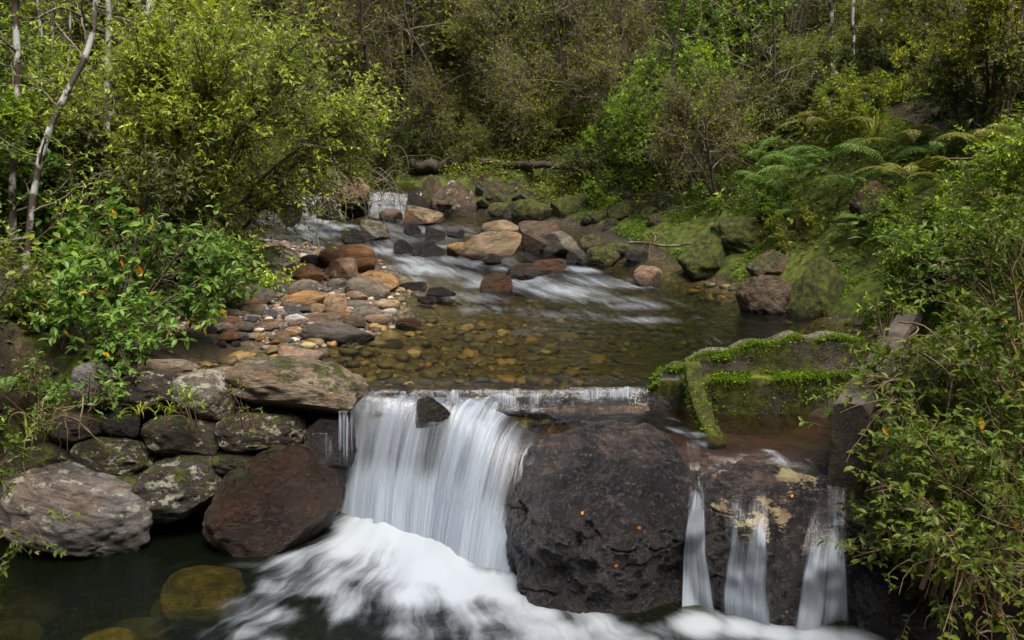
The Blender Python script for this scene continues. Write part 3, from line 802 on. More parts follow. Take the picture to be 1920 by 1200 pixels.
# --- dry stone face left of the waterfall and the pool margin
face = [
 ((427,686,676,784),'capstone',5.72,"big tan capstone with black lichen edge beside the waterfall lip",dict(moss=.24,lichen=.2,idx=0,deep=.55,roll=5)),
 ((328,696,440,783),'grey',5.70,"brown boulder with a white patch left of the big capstone",dict(lichen=.7,idx=1,roll=12)),
 ((232,703,330,772),'brown',5.70,"dark boulder with a pale flat top in the upper course",dict(lichen=.45,idx=2)),
 ((142,690,217,768),'schist',5.72,"grey tilted slab at the left end of the upper course",dict(idx=3,roll=25,moss=.06)),
 ((262,680,365,716),'capstone',5.95,"long flat tan stone behind the upper course",dict(idx=4,deep=.4)),
 ((212,724,238,756),'pale',5.75,"small pale wedge stone between slab and pale topped boulder",dict(idx=2)),
 ((278,784,419,876),'brown',5.62,"large dark mossy boulder in the middle course",dict(moss=.3,lichen=.5,idx=0)),
 ((418,780,566,856),'brown',5.62,"wide mossy boulder with ochre top below the big capstone",dict(moss=.3,lichen=.6,idx=3)),
 ((136,828,280,903),'brown',5.56,"mossy boulder with a pale bare patch in the middle course",dict(moss=.36,lichen=.6,idx=4)),
 ((14,842,116,902),'brown',5.56,"low mossy boulder at the left end of the middle course",dict(moss=.36,lichen=.45,idx=1)),
 ((264,866,427,982),'dgrey',5.42,"grey and moss boulder above the waterline in the lowest course",dict(moss=.30,lichen=.55,idx=2,roll=-8)),
 ((406,853,485,896),'brown',5.55,"small mossy stone wedged under the wide mossy boulder",dict(moss=.4,idx=0)),
 ((24,902,285,1066),'schist',5.15,"big pale grey banded slab lowest at the pool edge",dict(lichen=.5,moss=.02,mat='schist',idx=3,roll=14,deep=.7,wet=.05)),
 ((402,866,636,1062),(.075,.036,.017),5.25,"large dark red brown wet boulder left of the waterfall foot",dict(moss=.26,idx=3,roll=-34,wet=2,deep=.5)),
 ((195,768,258,818),'dgrey',5.68,"small grey stone under the pale topped boulder",dict(moss=.15,lichen=.3,idx=1)),
 ((100,778,200,834),'brown',5.68,"dark stone under the hanging roots",dict(moss=.2,idx=2)),
 ((582,792,660,892),'dark',5.68,"dark wet stone touching the left side of the waterfall",dict(wet=2,idx=3)),
 ((97,874,150,906),'brown',5.54,"small mossy filler stone above the banded slab",dict(moss=.45,idx=0)),
 ((170,895,272,948),'brown',5.45,"green mossy stone behind the banded slab",dict(moss=.5,idx=1)),
 ((392,694,478,722),'capstone',5.98,"flat tan stone behind the white patched boulder",dict(idx=2,deep=.5)),
 ((-60,895,40,975),'dark',5.30,"dark rock at the left edge of the pool",dict(moss=.3,idx=0)),
 ((-20,760,110,850),'dark',5.75,"dark earth stained rock under the left bank plants",dict(moss=.25,idx=2)),
 ((330,840,480,960),'black',5.75,"black recessed stone between the courses",dict(moss=.1,idx=3)),
 ((540,830,640,960),'black',5.66,"black wet stone behind the left edge of the waterfall",dict(wet=2,idx=1)),
 ((170,660,262,706),'dgrey',6.05,"weathered grey rock under the front shrub",dict(moss=.25,lichen=.3,idx=3)),
]
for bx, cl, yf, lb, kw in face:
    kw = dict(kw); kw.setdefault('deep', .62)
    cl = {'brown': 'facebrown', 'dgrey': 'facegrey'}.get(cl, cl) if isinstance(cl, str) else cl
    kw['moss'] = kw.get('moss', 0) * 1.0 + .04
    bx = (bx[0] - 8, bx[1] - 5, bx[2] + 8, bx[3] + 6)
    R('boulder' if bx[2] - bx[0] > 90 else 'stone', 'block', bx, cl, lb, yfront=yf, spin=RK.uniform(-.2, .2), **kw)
# rocks under the pool water and in the falls
put_rock('boulder', 'round', at_z(372, 1068, ZL) + np.array([0, .05, -.20]), (.27, .24, .19), (.48, .33, .13), "brown boulder drowned just under the pool surface before the stone face", wetz=-9)
put_rock('boulder', 'round', at_z(180, 1175, ZL) + np.array([0, .05, -.27]), (.2, .2, .17), (.55, .42, .06), "yellow green boulder drowned in the pool's near left corner", wetz=-9)
for i, (px, py, s) in enumerate([(60, 1150, .2), (270, 1190, .22), (330, 1140, .17), (430, 1150, .2), (120, 1090, .15), (20, 1195, .2)]):
    put_rock('stone', 'round', at_z(px, py, -1.45), (s, s * .9, s * .5), 'olive', "olive stone on the bed of the plunge pool", group="stones on the plunge pool bed")
R('rock', 'boulder', (758, 748, 846, 806), 'dark', "dark mossy rock jutting out of the waterfall under its lip", yfront=5.80, idx=3, roll=-20, moss=.3, wet=2, deep=.5)

def big_rock(name, seed, loc, dims, label, col, rot=(0, 0, 0), sub=7, bumps=(), sq=.62, **props):
    """bumps: (direction, width, amount) bulges and hollows of the boulder"""
    V, Fc = ico(sub)
    V = np.sign(V) * np.abs(V) ** sq; V /= np.abs(V).max(0)
    U = norm_(V)
    V = V * (1 + .11 * fbm(V * 1.15 + seed, 3)[:, None] + .06 * fbm(V * 3.1 + seed * 3, 4)[:, None])
    for dr, wd, am in bumps:
        dr = np.array(dr, float); dr /= np.linalg.norm(dr)
        g = np.exp(-((1 - U @ dr) / (wd * wd)) * 1.0); V = V + dr[None] * (am * g)[:, None]
    r = np.random.default_rng(seed)
    for _ in range(6):
        n = r.normal(size=3); n /= np.linalg.norm(n); s = V @ n - r.uniform(.92, 1.15)
        V = V - n * np.maximum(s, 0)[:, None] * .85
    w = V + .25 * np.stack([fbm(V * 2 + 31 * j + seed, 2) for j in range(3)], -1)
    crack = np.abs(fbm(w * np.array([1.6, 1.6, 3.2]) + seed * 5, 2))
    V = V * (1 + .035 * fbm(V * 8 + seed, 4)[:, None] - .05 * np.abs(fbm(V * np.array([2.2, 2.2, 3.5]) + 5 + seed, 2))[:, None]
             + .009 * fbm(V * 24 + seed, 3)[:, None] - .022 * sstep(.05, .0, crack)[:, None])
    V = V * np.array(dims)
    me = mesh_np(name, V, Fc)
    me.materials.append(M['wetrock'])
    o = bpy.data.objects.new(name, me); COL.objects.link(o)
    o.location = loc; o.rotation_euler = rot; o.color = (*col, 1)
    for k_, v_ in props.items(): o[k_] = float(v_)
    return tag(o, label, "rock")
def norm_(v): return v / np.maximum(np.linalg.norm(v, axis=-1, keepdims=True), 1e-9)

def wet_rock_mat():
    k = NT("wet_black_boulder"); wp = k.worldpos(); co = k.obco(False)
    g = k.n("NewGeometry"); sz = k.n("SeparateXYZ"); k.put(sz.inputs[0], g.outputs["Normal"])
    n1 = k.noise(wp, 2.6, 8, .68, .6); n2 = k.noise(wp, 34, 7, .75); n3 = k.noise(k.vmath('MULTIPLY', wp, (1, 1, 2.2)), 9, 6, .7, 1.2)
    n4 = k.noise(wp, 95, 4, .7)
    c = k.mix(k.mapr(n1, .35, .65), (.008, .007, .0075), (.030, .026, .027))
    c = k.mix(k.mapr(n2, .52, .66, 0, .6), c, (.13, .112, .113))
    c = k.mix(k.mapr(n3, .58, .72, 0, .5), c, (.11, .070, .050))
    # bare tan stone and algae along the rounded top, lichen blotches
    t = k.mapr(k.math('ADD', sz.outputs[2], k.math('MULTIPLY', k.math('SUBTRACT', n1, .5), 1.4)), .80, 1.1)
    c = k.mix(k.math('MULTIPLY', t, .6), c, k.mix(k.mapr(n3, .4, .6), (.07, .042, .016), (.14, .10, .08)))
    la = k.attr("lichen", 'OBJECT')
    ln = k.math('ADD', k.noise(wp, 3.4, 6, .6), k.math('MULTIPLY', sz.outputs[2], .12))
    lf = k.mapr(k.math('ADD', ln, k.math('MULTIPLY', la, .3)), .82, .86)
    c = k.mix(k.math('MULTIPLY', lf, .9), c, k.mix(k.mapr(k.noise(wp, 8, 4), .4, .6), (.24, .17, .09), (.38, .33, .17)))
    r = k.mapr(n2, .35, .65, .06, .28, smooth=False)
    h = k.math('ADD', k.math('MULTIPLY', n2, 1.0), k.math('ADD', k.math('MULTIPLY', n3, 1.0), k.math('MULTIPLY', n4, .3)))
    return k.done(k.pbsdf(c, r, k.bump(h, 1.0, .035), .55))
M['wetrock'] = wet_rock_mat()
bigA = big_rock('boulder', 17, (.635, 5.16, -.735), (.645, .65, .66), "huge wet black boulder right of the main waterfall", (.05, .045, .045), lichen=.0, sq=.66,
                bumps=[((.1, -1, .5), .5, .12), ((-.9, -.5, -.75), .45, .12), ((.45, -.9, -.22), .24, -.17), ((.6, -.8, -.75), .3, .16), ((-.5, -.9, -.1), .2, -.08), ((-.9, -.3, .8), .35, -.14), ((.5, -.2, 1), .4, .05), ((1, -.3, .45), .4, .08), ((-.6, -.3, 1), .35, -.10)])
bigB = big_rock('boulder', 29, (1.60, 4.93, -.82), (.60, .48, .60), "wet black boulder with yellow lichen carrying the thin right hand falls", (.05, .045, .045), lichen=.62, sq=.74,
                bumps=[((0, -1, .6), .5, .18), ((.5, -1, -.6), .3, .14), ((-.5, -1, -.1), .25, -.16), ((.3, -1, -.02), .18, -.14), ((-.8, -.6, .7), .25, -.10), ((-.1, -1, -.6), .25, .10), ((1, -.4, .6), .3, .12)])
bigC = big_rock('boulder', 37, (2.28, 4.65, -1.0), (.36, .38, .45), "dark wet rock below the foreground shrub at the pool's right edge", (.05, .045, .045), lichen=.0, sub=5)

# weir sill the water slides over
def strip_mesh(name, pts, prof, nseg=80, disp=.02, seed=0, smooth=True):
    """sweep a profile (offset along the plan normal, z) along a plan polyline; prof(s) -> list of (n, z)"""
    pts = np.array(pts, float)
    L = np.concatenate([[0], np.cumsum(np.linalg.norm(np.diff(pts[:, :2], axis=0), axis=1))])
    s = np.linspace(0, L[-1], nseg)
    Pp = np.stack([np.interp(s, L, pts[:, 0]), np.interp(s, L, pts[:, 1])], -1)
    T = np.gradient(Pp, axis=0); T /= np.linalg.norm(T, axis=1)[:, None]
    Nn = np.stack([-T[:, 1], T[:, 0]], -1)
    rows, av = [], []
    for i in range(nseg):
        pr = prof(s[i] / L[-1])
        # densify the profile
        pr = np.array(pr); dl = np.concatenate([[0], np.cumsum(np.linalg.norm(np.diff(pr[:, :2], axis=0), axis=1))])
        q = np.linspace(0, 1, 46) * dl[-1]
        n_, z_ = np.interp(q, dl, pr[:, 0]), np.interp(q, dl, pr[:, 1])
        m_ = np.interp(q, dl, pr[:, 2]) if pr.shape[1] > 2 else n_ * 0
        rows.append(np.stack([Pp[i, 0] + Nn[i, 0] * n_, Pp[i, 1] + Nn[i, 1] * n_, z_], -1)); av.append(m_)
    V = np.array(rows); nr, nc = V.shape[:2]
    V = V.reshape(-1, 3)
    d = np.stack([fbm(V * 5 + seed + 40 * j, 4) for j in range(3)], -1) + .5 * np.stack([fbm(V * 22 + seed + 70 * j, 2) for j in range(3)], -1)
    V = V + disp * d
    F = [grid_faces(nr, nc)[:, ::-1]]; A_ = list(np.array(av).ravel())
    for i0 in (0, (nr - 1) * nc):
        cidx = len(V); V = np.vstack([V, V[i0:i0 + nc].mean(0)[None]]); A_.append(.3)
        F.append(np.array([(cidx, i0 + q, i0 + (q + 1) % nc) for q in range(nc)]))
    return mesh_np(name, V, F, smooth=smooth, attrs={"mossy": np.array(A_)})
sill = strip_mesh("weir_sill", [(-1.35, 6.16), (-.6, 6.12), (.2, 6.14), (1.25, 6.16)],
                  lambda t: [(-.02, -.5), (-.10, -.22), (-.09, -.12), (.0, -.075), (.25, -.12), (.4, -.3)], 90, .035)
sill.materials.append(M['wetrock'])
tag(obj("weir_sill", sill), "low dark rock sill the stream slides over above the waterfall", "weir")
backing = strip_mesh("bedrock_ledge", [(-1.25, 6.14), (-.5, 6.10), (.3, 6.08), (.6, 6.0)],
                     lambda t: [(-.16, -1.5), (-.10, -.9), (-.10, -.5), (-.04, -.2), (.05, -.14)], 70, .06, seed=4)
backing.materials.append(M['wetrock'])
tag(obj("bedrock_ledge", backing), "dark wet rock face behind the curtain of the main waterfall", "rock")

# ------------------------------------------------------------ mossy concrete wing wall, its strut, the side wall of the old channel
def wing_prof(t):
    zt = np.interp(t, [0, .08, .18, .33, .6, .85, 1], [-.02, .10, .17, .25, .345, .36, .31]) + .018 * math.sin(t * 31) * (t < .8)
    zl = np.interp(t, [0, .3, .75, 1], [.0, .055, .085, .085])
    lm = np.interp(t, [0, .25, .3, .62, .75, 1], [.3, .6, 1.3, 1.25, .6, .5])
    zl = min(zl, zt - .06)
    return [(-.0, -.5, .45), (-.01, zl - .06, .62), (-.015, zl - .004, .9), (.035, zl + .004, lm), (.045, zl + .05, .5), (.05, zt - .05, .55), (.052, zt - .012, 1.0), (.09, zt, .55), (.20, zt + .005, .32), (.235, zt - .03, .4), (.24, -.6, .4)]
wing = strip_mesh("retaining_wall", [(1.02, 6.14), (1.25, 6.03), (1.6, 5.97), (2.1, 5.98), (2.62, 6.08)], wing_prof, 150, .009, seed=8)
tag(obj("retaining_wall", wing, M['concrete']), "curved mossy concrete wing wall holding back the right side of the stream", "wall")
def beam(name, A, B, w0, h0, w1, h1, label, cat, mossy, bend=0, seed=0):
    A, B = np.array(A), np.array(B); n = 40
    d = (B - A) / np.linalg.norm(B - A); s_ = np.cross(d, (0, 0, 1)); s_ /= np.linalg.norm(s_); u_ = np.cross(s_, d)
    ring = []
    for a in np.linspace(0, 2 * math.pi, 25)[:-1]:
        ca, sa = math.cos(a), math.sin(a); q = (abs(ca) ** 9 + abs(sa) ** 9) ** (-1 / 9); ring.append((ca * q, sa * q))
    V = []
    for i in range(n):
        t = i / (n - 1); c = A + (B - A) * t + np.array([bend * math.sin(t * math.pi), 0, bend * .6 * math.sin(t * math.pi)])
        w, h = w0 + (w1 - w0) * t, h0 + (h1 - h0) * t
        k_ = .8 if i in (0, n - 1) else 1
        V += [c + s_ * p * w * k_ + u_ * q * h * k_ for p, q in ring]
    m = len(ring); V = np.array(V)
    i = np.arange(n * m).reshape(n, m); j = np.roll(i, -1, 1)
    f = np.stack([i[:-1], j[:-1], j[1:], i[1:]], -1).reshape(-1, 4)
    V = np.vstack([V, A[None], B[None]])
    caps = np.array([(n * m, j[0, q], i[0, q]) for q in range(m)] + [(n * m + 1, i[-1, q], j[-1, q]) for q in range(m)])
    V = V + .012 * np.stack([fbm(V * 7 + seed + 30 * q, 4) for q in range(3)], -1)
    me = mesh_np(name, V, [f, caps], attrs={"mossy": np.full(len(V), mossy)})
    return tag(obj(name, me, M['concrete']), label, cat)
beam("strut", (1.295, 5.97, .17), (1.40, 5.46, -.27), .062, .045, .056, .040, "narrow mossy strut leaning from the wing wall into the shallow ledge", "strut", .8, bend=-.03, seed=3)
cw = [(1.90, 4.82), (2.56, 5.95), (3.3, 7.2), (4.8, 9.8)]
side = strip_mesh("channel_wall", cw, lambda t: [(.0, -1.9, .3), (.0, -.9, .3), (.0, .0, .35), (.0, .20, .45), (.0, .25, .3), (-.012, .258, .0), (-.19, .258, .0), (-.20, .25, .3), (-.20, .2, .3), (-.20, -1.4, .3)], 170, .006, seed=21, smooth=False)
tag(obj("channel_wall", side, M['concrete']), "straight old concrete channel wall running back under the right hand shrubs", "wall")
# crosswall end so the wall reads solid at its near end
#beam("wall_end", (1.965, 4.80, -1.9), (1.965, 4.80, .25), .085, .03, .085, .03, "near end post of the old concrete channel wall", "post", .2, seed=9)

# ------------------------------------------------------------ falling water
def sheet(name, rows, foam, mat, parent=None, us=1.0):
    rows = np.array(rows); nr, nc = rows.shape[:2]
    seg = np.linalg.norm(np.diff(rows, axis=1), axis=2).mean(0)
    u = np.concatenate([[0], np.cumsum(seg)])
    v = np.concatenate([[0], np.cumsum(np.linalg.norm(np.diff(rows, axis=0), axis=2).mean(1))])
    U, Vv = np.meshgrid(u * us, v)
    me = mesh_np(name, rows.reshape(-1, 3), grid_faces(nr, nc), attrs={"foam": np.asarray(foam).ravel()}, uv=np.stack([U, Vv], -1).reshape(-1, 2))
    return obj(name, me, mat, parent)
def lerp_poly(pts, n):
    pts = np.array(pts, float); L = np.concatenate([[0], np.cumsum(np.linalg.norm(np.diff(pts, axis=0), axis=1))]) / 1.0
    q = np.linspace(0, L[-1], n); return np.stack([np.interp(q, L, pts[:, j]) for j in range(3)], -1)
def curtain(name, top, bot, dens, mat, parent, seed, nu=150, nv=44, lip=.0, pull=0.0, amp=.02, edge=.06, topfade=.0, frayed=0, tail=.75):
    T, B = lerp_poly(top, nu), lerp_poly(bot, nu)
    rows, fo = [], []
    tt = np.linspace(0, 1, nv)
    u = np.linspace(0, 1, nu)
    e = np.minimum(u, 1 - u)
    for t in tt:
        hz = t ** .82; p = T + (B - T) * hz
        p[:, 2] = T[:, 2] + (B[:, 2] - T[:, 2]) * t ** 1.75
        nz = fbm(np.stack([u * 9 + seed, np.full(nu, t * .8), np.zeros(nu)], -1), 4)
        p[:, 1] -= amp * nz * sstep(0, .3, t) + pull
        rows.append(p)
        wv = .5 + .7 * fbm(np.stack([u * 8 + seed * 3, np.full(nu, t * .5), np.ones(nu)], -1), 3)
        f_ = dens * (.50 + .95 * wv) * sstep(0, edge, e + .03 * nz) * (1 - topfade * sstep(.35, .0, t)) + tail * sstep(.62, 1, t) * sstep(0, edge, e)
        if frayed: f_ = f_ * sstep(1.12, .72, t + frayed * fbm(np.stack([u * nu * .22 + seed, 0 * u, 0 * u], -1), 2)) * sstep(-.05, .3, t + .3 * nz)
        fo.append(f_)
    return sheet(name, rows, np.array(fo), M[mat], parent)

wf = empty("waterfall", (-.45, 6.0, ZL), label="main white waterfall dropping in a silky curtain from the weir to the pool", cat="waterfall")
def W(pts): return [np.array(p) - np.array(wf.location) for p in pts]
crestL = [(-1.16, 6.03, -.06), (-.95, 6.0, -.07), (-.6, 5.98, -.08), (-.25, 5.97, -.08), (.0, 5.97, -.07)]
botL = [at_z(622, 966, ZL), at_z(690, 985, ZL), at_z(760, 992, ZL), at_z(830, 1012, ZL), at_z(880, 1030, ZL)]
curtain("curtain", W(crestL), W(botL), .58, 'fall', wf, 1.0, topfade=.25)
botL2 = [p + np.array([0, .10, 0]) for p in botL]
curtain("curtain", W([np.array(p) + np.array([0, .02, -.03]) for p in crestL]), W(botL2), .5, 'fall', wf, 6.0, topfade=.2)
curtain("curtain", W(crestL[1:4]), W([p + np.array([.0, -.07, 0]) for p in botL[1:4]]), .42, 'fall_thin', wf, 12.0, edge=.15)
crestR = [at_y(868, 742, 5.97), at_y(915, 762, 5.86), at_y(975, 790, 5.72), at_y(1022, 812, 5.60)]
botR = [at_z(795, 1000, ZL), at_z(850, 1038, ZL), at_z(905, 1058, ZL), at_z(958, 1076, ZL)]
curtain("curtain", W(crestR), W(botR), .68, 'fall', wf, 3.0, topfade=.3, edge=.1)
curtain("curtain", W([p + np.array([0, -.03, -.02]) for p in crestR]), W([p + np.array([.03, -.08, 0]) for p in botR]), .5, 'fall_thin', wf, 9.0, topfade=.35, edge=.12)
# threads over the lip
def fringe(label, x0, x1, y0, y1, Y, dens=.46, out=.06, mat='fall_fringe', nu=70, name="water_fringe"):
    top = [at_y(x0, y0, Y), at_y(x1, y0, Y)]
    bot = [at_y(x0 - 2, y1, Y - out), at_y(x1 - 2, y1, Y - out)]
    o = curtain(name, top, bot, dens, mat, None, x0 * .01, nu=nu, nv=20, amp=.01, edge=.05, frayed=.14, tail=0)
    return tag(o, label, "waterfall")
fringe("short fringe of water threads at the lip above the mossy jutting rock", 818, 868, 729, 772, 5.93)
fringe("middle fringe of water threads falling onto the black boulder's shoulder", 926, 1018, 736, 768, 5.94)
fringe("right fringe of evenly combed water threads beside the mossy wing wall", 1068, 1203, 724, 757, 5.98, dens=.50)
fringe("faint wide sheet of water behind the combed threads of the lip", 905, 1206, 730, 775, 6.0, dens=.40, mat='fall_thin', nu=160)
fringe("thin water threads trickling beside the capstone, left of the main fall", 636, 664, 768, 880, 5.75, dens=.5, out=.1)
fringe("faint trickle spreading over the dark wet stone left of the main fall", 586, 632, 812, 884, 5.60, dens=.33, out=.03)

# falls that hug the black boulders: laid just in front of the rock they run over
bvhs = []
dg = bpy.context.evaluated_depsgraph_get()
def bvh_of(o):
    mw = Matrix.LocRotScale(o.location, o.rotation_euler, o.scale)
    return BVHTree.FromPolygons([mw @ v.co for v in o.data.vertices], [tuple(p.vertices) for p in o.data.polygons])
bvhs = [bvh_of(bigA), bvh_of(bigB), bvh_of(bigC)]
def rock_hit(px, py, fall):
    r = Vector(ray(px, py)).normalized(); best = None
    for b in bvhs:
        h = b.ray_cast(Vector((0, 0, HC)), r)
        if h[0] is not None and (best is None or h[3] < best): best = h[3]
    if best is None: return fall
    return min(best, 99)
def hugging(name, left, right, dens, label, mat='fall_thin', nu=40, nv=60, off=.035, topfade=.5):
    """left/right: photo polylines (px, py) from top to bottom"""
    def li(pl, t):
        pl = np.array(pl, float); q = np.linspace(0, 1, len(pl)); return np.stack([np.interp(t, q, pl[:, j]) for j in range(2)], -1)
    t = np.linspace(0, 1, nv); Lp, Rp = li(left, t), li(right, t)
    u = np.linspace(0, 1, nu)
    G2 = Lp[:, None] + (Rp - Lp)[:, None] * u[None, :, None]
    Dd = np.array([[rock_hit(G2[i, j, 0], G2[i, j, 1], np.nan) for j in range(nu)] for i in range(nv)])
    med = np.nanmedian(Dd) if np.isfinite(Dd).any() else 5.5
    Dd = np.where(np.isfinite(Dd), Dd, np.nan)
    for i in range(nv):
        row = Dd[i]; 
        if np.isfinite(row).any(): Dd[i] = np.where(np.isfinite(row), row, np.nanmean(row))
        else: Dd[i] = Dd[i - 1] if i else med
    for _ in range(6):
        Dd[1:-1] = (Dd[:-2] + Dd[1:-1] * 2 + Dd[2:]) / 4
        Dd[:, 1:-1] = (Dd[:, :-2] + Dd[:, 1:-1] * 2 + Dd[:, 2:]) / 4
    Dd = np.minimum(Dd, np.maximum.accumulate(Dd[::-1], 0)[::-1])
    rows = np.zeros((nv, nu, 3)); fo = np.zeros((nv, nu))
    e = np.minimum(u, 1 - u)
    for i in range(nv):
        for j in range(nu):
            r = ray(*G2[i, j]); r /= np.linalg.norm(r)
            rows[i, j] = np.array([0, 0, HC]) + r * (Dd[i, j] - off)
        n_ = fbm(np.stack([u * 4 + left[0][0], np.full(nu, t[i] * 1.4), np.zeros(nu)], -1), 3)
        fo[i] = dens * (1 + .55 * n_) * sstep(0, .22, e + .13 * n_) * sstep(-.05, .55, t[i] + .22 * fbm(np.stack([u * 5 + left[0][0], 0 * u, 0 * u], -1), 2) * .5 - .02) * (1 - topfade * sstep(.25, 0, t[i])) + .2 * sstep(.8, 1, t[i]) * sstep(0, .2, e)
    o = sheet(name, rows, fo, M[mat])
    return tag(o, label, "waterfall")
hugging("waterfall", [(1296, 838), (1290, 930), (1276, 1040), (1268, 1200)], [(1330, 838), (1326, 930), (1326, 1040), (1356, 1200)], .96, "narrow waterfall in the cleft between the two black boulders")
hugging("waterfall", [(1368, 885), (1356, 1020), (1345, 1100), (1340, 1210)], [(1446, 890), (1448, 1020), (1444, 1100), (1450, 1210)], .90, "faint veil of water in the middle of the right hand black boulder")
hugging("waterfall", [(1540, 900), (1496, 1050), (1480, 1130), (1450, 1225)], [(1592, 890), (1600, 1040), (1606, 1130), (1612, 1225)], 1.05, "widest of the three right hand falls, next to the foreground shrub")
hugging("water_slide", [(985, 775), (965, 800), (955, 840), (945, 880)], [(1130, 768), (1075, 790), (1030, 822), (1005, 870)], .44, "thin water sliding over the left shoulder of the huge black boulder", topfade=.1, off=.02)
hugging("water_slide", [(1262, 800), (1275, 830), (1288, 880)], [(1345, 806), (1340, 836), (1330, 885)], .42, "brown water sliding between the tops of the two black boulders", topfade=.1, off=.02)
hugging("water_slide", [(1545, 868), (1550, 920), (1550, 985)], [(1592, 868), (1590, 920), (1588, 985)], .40, "glassy water sliding over the lichen boulder's right shoulder", topfade=.2)

def cascade(label, x0, x1, y0, y1, Yt, Yb, dens=.7, taper=0):
    o = curtain("waterfall", [at_y(x0 + taper, y0, Yt), at_y(x1, y0, Yt)], [at_y(x0 - 4, y1, Yb), at_y(x1 + 4, y1, Yb)], dens, 'fall_thin', None, x0 * .01, nu=60, nv=24, amp=.03, edge=.1)
    return tag(o, label, "waterfall")
cascade("right far cascade, evenly combed, between dark rock and the mossy boulder", 694, 768, 364, 403, 14.95, 14.75, .54)
cascade("left far cascade, narrow and white behind drooping twigs", 567, 604, 370, 412, 14.95, 14.7, .66)
cascade("small side cascade between the two far ones", 636, 662, 392, 410, 14.6, 14.4, .6)
# thin water on the ledge behind the boulders
lx = np.arange(-.02, 2.35, .03); ly = np.arange(4.98, 6.06, .03)
X, Y = np.meshgrid(lx, ly)
Z = np.interp(X, [-.1, .4, .9, 1.35, 2.4], [-.20, -.135, -.14, -.205, -.215]) - .10 * sstep(5.25, 5.0, Y) - .05 * sstep(5.75, 5.45, Y) * sstep(.5, .1, X)
F = np.zeros_like(X)
for px, py, rx, ry, s in [(1190, 762, .16, .06, .8), (1240, 785, .16, .06, .85), (1290, 812, .12, .06, 1.0), (1330, 830, .12, .05, .75), (1120, 775, .15, .06, .45), (990, 778, .12, .07, .6), (1000, 800, .1, .07, .5),
                         (1440, 838, .10, .03, .7), (1490, 850, .13, .03, .9), (1540, 862, .12, .035, .8), (1400, 830, .1, .03, .5), (1050, 790, .16, .05, .5), (940, 790, .1, .08, .6)]:
    F = np.maximum(F, .78 * s * (.75 + .8 * fbm(np.stack([X * 6, Y * 6, 0 * X + 7], -1), 3)) * blob(X, Y, at_z(px, py, -.18), rx * 1.35, ry * 1.8, -.35))
Z = Z + .03 * F * (.6 + fbm(np.stack([X * 12, Y * 12, 0 * X], -1), 3)) + .004 * fbm(np.stack([X * 9, Y * 9, 0 * X], -1), 3)
keep = (X < wall_x(Y) + .03) & (X > .22 + .55 * np.maximum(5.8 - Y, 0))
f = grid_faces(len(ly), len(lx)); kf = keep.ravel()[f].all(1)
me = mesh_np("ledge_water", np.stack([X, Y, Z], -1).reshape(-1, 3), f[kf],
             attrs={"depth": np.clip(Z + .30, .02, .3).ravel(), "foam": F.ravel()}, uv=np.stack([X * .9 + Y * .35, X * -.4 + Y], -1).reshape(-1, 2))
tag(obj("ledge_water", me, M['water_ledge']), "thin brown water sheet lying on the ledge below the mossy wing wall", "water", kind="structure")
# ------------------------------------------------------------ plants
def tubes(P, Rr, sides=4):
    """P (N,K,3) paths, Rr (N,K) radii -> verts, quads"""
    N, K = P.shape[:2]
    T = np.gradient(P, axis=1); T /= np.maximum(np.linalg.norm(T, axis=2, keepdims=True), 1e-9)
    ref = np.where(np.abs(T[:, :1, 2:3]) > .85, np.array([1., 0, 0]), np.array([0, 0, 1.]))
    A = np.cross(T, np.broadcast_to(ref, T.shape)); A /= np.maximum(np.linalg.norm(A, axis=2, keepdims=True), 1e-9)
    B = np.cross(T, A)
    a = np.arange(sides) * 2 * math.pi / sides
    V = P[:, :, None] + Rr[:, :, None, None] * (A[:, :, None] * np.cos(a)[None, None, :, None] + B[:, :, None] * np.sin(a)[None, None, :, None])
    i = np.arange(N * K * sides).reshape(N, K, sides); j = np.roll(i, -1, 2)
    return V.reshape(-1, 3), np.stack([i[:, :-1], j[:, :-1], j[:, 1:], i[:, 1:]], -1).reshape(-1, 4)

def norm(v): return v / np.maximum(np.linalg.norm(v, axis=-1, keepdims=True), 1e-9)

KITE = (np.array([(0, 0, 0), (.5, .42, .10), (0, 1, -.04), (-.5, .42, .10)]), np.array([(0, 1, 2), (0, 2, 3)]))
OVAL = (np.array([(0, 0, 0), (.36, .22, .07), (.5, .5, .12), (.30, .80, .06), (0, 1, -.08), (-.30, .80, .06), (-.5, .5, .12), (-.36, .22, .07), (0, .5, .0)]),
        np.array([(0, 1, 8), (1, 2, 8), (2, 3, 8), (3, 4, 8), (4, 5, 8), (5, 6, 8), (6, 7, 8), (7, 0, 8)]))
def leaves(P, D, Nn, L, Wd, tint, tmpl=KITE):
    """P base, D direction, Nn up side, L length, Wd width"""
    D = norm(D); S = norm(np.cross(D, Nn)); Nn = np.cross(S, D)
    tv, tf = tmpl; m = len(tv)
    V = P[:, None] + L[:, None, None] * (D[:, None] * tv[None, :, 1:2] + Nn[:, None] * tv[None, :, 2:3] * .9) + Wd[:, None, None] * S[:, None] * tv[None, :, 0:1]
    F = (np.arange(len(P)) * m)[:, None, None] + tf[None]
    return V.reshape(-1, 3), F.reshape(-1, 3), np.repeat(tint, m)

